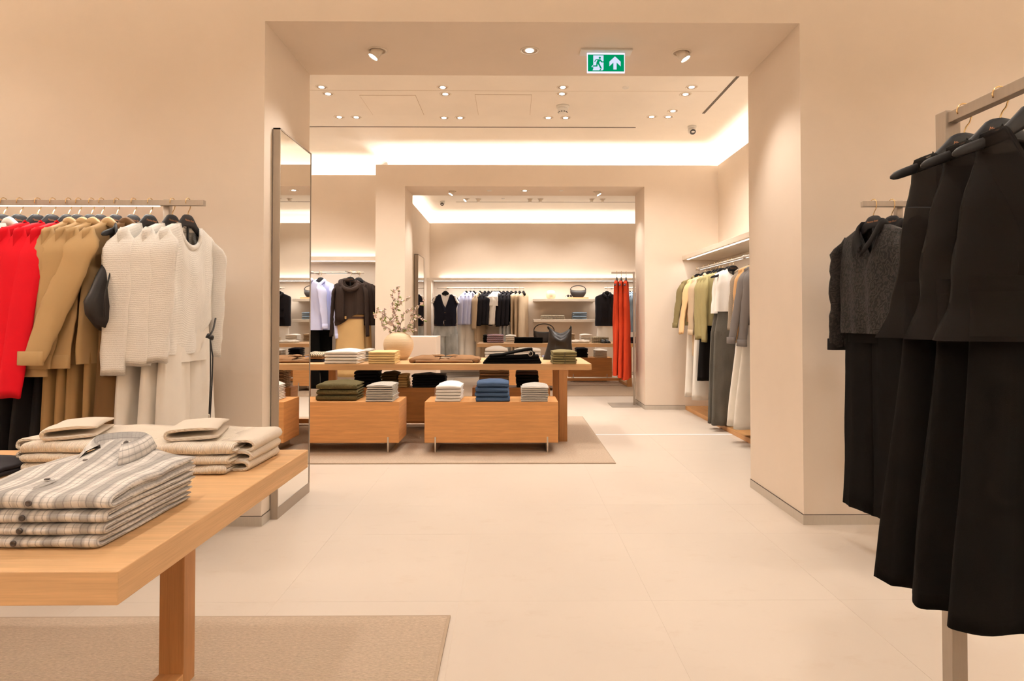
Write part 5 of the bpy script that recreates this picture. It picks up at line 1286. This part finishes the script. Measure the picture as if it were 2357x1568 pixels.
# goods on the front boxes
def fbox(name, cat, desc, place, px0, px1, n, h, m, d=.32, py=925.5, **k): return stk(name, cat, desc, place, px0, px1, py, BZ1, d, n, h, m, **k)
fbox('folded_sweater', 'sweater', 'folded olive ribbed sweater', 'on the left front box', 727, 821, 3, .052, F_OLIVE, seed=41, hump=.025, amp=.004, py=923, nx=14, d=.30)
fbox('folded_shirt', 'shirt', 'folded finely striped shirt', 'on the left front box', 842, 904, 8, .0185, F_STRIPE, seed=42, grow=.006, nx=8)
fbox('folded_shirt', 'shirt', 'folded white cotton shirt', 'on the right front box', 1003, 1061, 5, .0285, F_WHITE, seed=43, hump=.03, nx=10)
fbox('folded_jeans', 'jeans', 'folded blue denim jeans', 'on the right front box', 1094, 1173, 4, .044, F_DENIM, seed=44, hump=.02, grow=.02, amp=.003, nx=12)
fbox('folded_shirt', 'shirt', 'folded grey striped shirt', 'on the right front box', 1201, 1262, 8, .0165, F_STRIPE, seed=45, hump=.02, nx=8)
def bbox(name, cat, desc, place, px0, px1, n, h, m, y, **k):
    d = .24; a, b = at(px0, 890, y=y - d / 2), at(px1, 890, y=y - d / 2)
    return stack(name, cat, desc, place, ((a.x + b.x) / 2, y, BZ1 + .0005), b.x - a.x, d, [h] * n, m, **k)
bbox('folded_knit', 'sweater', 'folded navy knit', 'on the back box behind olive sweaters', 814, 870, 5, .036, F_NAVY, 7.14, seed=51, hump=.03, amp=.005, nx=8)
bbox('folded_knit', 'sweater', 'folded dark olive knit', 'on the back box beside the navy knits', 876, 914, 5, .031, F_DKOL, 7.14, seed=52, hump=.02, amp=.005, nx=8)
bbox('folded_knit', 'sweater', 'folded straw yellow knit', 'on the back box beside the olive knits', 916, 937, 5, .028, F_YELLOW, 7.14, seed=53, nx=6)
bbox('folded_trousers', 'trousers', 'folded navy trousers', 'on the back box behind the white shirts', 948, 1024, 5, .028, F_NAVY, 7.14, seed=54, amp=.004, nx=10)
bbox('folded_cardigan', 'cardigan', 'folded beige cardigan with dark piping', 'on the back box behind the jeans', 1103, 1171, 5, .040, F_CARD, 7.14, seed=55, hump=.02, amp=.006, nx=10)
bbox('folded_knit', 'sweater', 'folded black and brown knit', 'on the back box behind the striped shirts', 1188, 1240, 5, .034, [F_BLACK2] * 4 + [F_DKB], 7.14, seed=56, hump=.02, amp=.004, nx=8)

# ------------------------------------------------------------------ near table: plaid shirts and cream sweaters
def plaid(i, z, h):
    o = empty('folded_shirt', (-.975 + [0, .004, .008, .012][i] * 1.2, 1.435, z), [-.01, .012, -.006, .02][i], ['bottom grey plaid shirt of the stack on the near table', 'third grey plaid shirt from top of the near table stack', 'second grey plaid shirt from top of the near table stack', 'topmost grey plaid shirt with open collar on the near table'][i], 'shirt', 'grey plaid shirts on the near table')
    w, d = .31, .345
    mb = MB(); tp = i == 3
    path = upath(d, h)
    ribbon(mb, path, h * .42, -w / 2, w / 2, 26, 200 + i * 5, .0022 if not tp else .004, 0, .006, endr=.5)
    # soft centre layer of sleeves between the two leaves, crumpled at the back
    ribbon(mb, [(d / 2 + .006, h * .5), (d / 4, h * .5), (0, h * .52), (-d / 2 + .05, h * .5)], h * .22, -w / 2 + .01, w / 2 - .006, 20, 230 + i, .002, 0, .006)
    if tp:
        for k, (x, y, zz) in enumerate(mb.v):
            if zz > h * .45:
                t = max(0, min(1, (y + .10) / .24)); lift = .046 * smst(t) * math.exp(-((x + .005) / .095) ** 2) + .010 * math.exp(-((y + .02) / .10) ** 2)
                mb.v[k] = (x, y, zz + lift * (zz / h))
    mb.build('cloth', F_PLAID, o, True)
    mb = MB(); mb.lathe([(.0062, 0), (.0062, .002), (.0045, .003), (.003, .002)], 16); mb.build('button', BTN, o, True, xf=Matrix.Translation((-.012 + .003 * i, -d / 2 - .0055, h * .55)) @ Matrix.Rotation(PI / 2, 4, 'X'))
    if tp:
        mb = MB(); ribbon(mb, [(.12, h + .034), (.06, h + .026), (0, h + .014), (-.08, h + .006), (-.155, h + .003)], .003, -.052, -.018, 4, 9, .001, 0, .001, skew=.02); mb.build('placket', F_PLAID, o, True)
        for q in ((-.030, -.09, h + .0105), (-.022, .02, h + .026)):
            mb = MB(); mb.lathe([(.0058, 0), (.0058, .002), (.004, .003)], 14); mb.build('button', BTN, o, True, xf=Matrix.Translation(q))
        base, topr, fall = [], [], []
        for k in range(25):
            ph = lerp(-PI / 2 + .45, 1.5 * PI - .45, k / 24); cx_, cy_ = math.cos(ph), math.sin(ph); f = max(0, -cy_)
            base.append((.048 * cx_, .115 + .040 * cy_, h + .030 - .012 * f)); topr.append((.056 * cx_, .118 + .046 * cy_, h + .066 - .016 * f)); fall.append(((.080 + .020 * f ** 2) * cx_ + math.copysign(.016, cx_) * f ** 4, .118 + .066 * cy_ - .055 * f ** 3, h + .032 - .020 * f))
        mid = [tuple((Vector(a_) + Vector(c_)) / 2 + Vector((0, 0, .009))) for a_, c_ in zip(topr, fall)]
        mb = MB(); mb.loft([base, topr, mid, fall, [(p[0] * .97, p[1], p[2] - .003) for p in fall]], closed=False); mb.build('collar', F_PLAID, o, True)
        mb = MB(); mb.lathe([(.006, 0), (.006, .002), (.004, .003)], 14); mb.build('button', BTN, o, True, xf=Matrix.Translation((.03, .088, h + .052)) @ Matrix.Rotation(math.radians(60), 4, 'X'))
zz = ZT_TAB + .0005
for i, h in enumerate((.024, .024, .025, .031)):
    plaid(i, zz, h); zz += h + .0008
# cream ribbed sweaters: two neighbouring piles of three
def sweater_pile(cx, w, cy, d, place, seed, flip, fold_at):
    z = ZT_TAB + .0005
    for i in range(3):
        h = [.027, .027, .032][i]; tp = i == 2
        o = empty('folded_sweater', (cx + .004 * i * flip, cy + .004 * i, z), .015 * (i - 1), ['bottom', 'middle', 'topmost'][i] + f' cream ribbed sweater of the {place} pile on the near table', 'sweater', 'cream ribbed sweaters on the near table')
        s = flip
        mb = MB(); ribbon(mb, upath(d, h), h * .46, -w / 2, w / 2, 20, seed + i * 3, .0025, .010 if tp else 0, .008, endr=.45); mb.build('cloth', F_CREAM, o, True)
        # the sleeve doubled back along the outer end shows as a rounded loop
        x0 = s * (w / 2 - .035); lp = []
        for k in range(9):
            a_ = -PI / 2 + PI * k / 8; lp.append((x0 + s * (.058 + .022 * math.cos(a_)) , h * .52 + (h * .46) * math.sin(a_)))
        pth = [(x0 - s * .01, h * .16), (x0 + s * .03, h * .10)] + lp + [(x0 + s * .03, h * .96), (x0 - s * .02, h * 1.0)]
        mb = MB(); ribbon(mb, [(q[0], q[1]) for q in pth], .0105, -d / 2 + .05, d / 2 - .01, 10, seed + 20 + i, .002, 0, .004)
        mb.v = [(y_, x_, z_) for x_, y_, z_ in mb.v]
        mb.build('sleeve', F_CREAM, o, True)
        if tp:
            pth = []
            fw = .13
            for k in range(6): pth.append((fw / 2 - fw * k / 5, .006))
            for k in range(1, 6):
                a_ = -PI / 2 - PI * k / 6; pth.append((-fw / 2 + .014 * math.cos(a_), .018 + .012 * math.sin(a_)))
            for k in range(6): pth.append((-fw / 2 + fw * k / 5, .031 + .004 * math.sin(k * .8)))
            mb = MB(); ribbon(mb, pth, .0115, -.10, .10, 12, seed + 44, .002, .006, .004)
            th = math.radians(fold_at[2]); cs, sn = math.cos(th), math.sin(th)
            mb.v = [(fold_at[0] + (y_ * cs - x_ * sn) , fold_at[1] + (y_ * sn + x_ * cs), h + z_ + .004 + .06 * max(0, y_ * fold_at[3] + .02)) for x_, y_, z_ in mb.v]
            mb.build('folded_cuff', F_CREAM, o, True)
        z += h + .0006
sweater_pile(-1.285, .36, 2.03, .30, 'left', 300, -1, (-.075, -.03, 18, 1))
sweater_pile(-.975, .27, 2.00, .30, 'right', 330, 1, (-.015, -.02, 14, .6))
o = folded('folded_sweater', (-1.60, 1.86, ZT_TAB + .0005), 0, .26, .20, .03, F_CHAR, 'dark charcoal folded knit at the left edge of near table', 'sweater', None, 401, hump=.01)
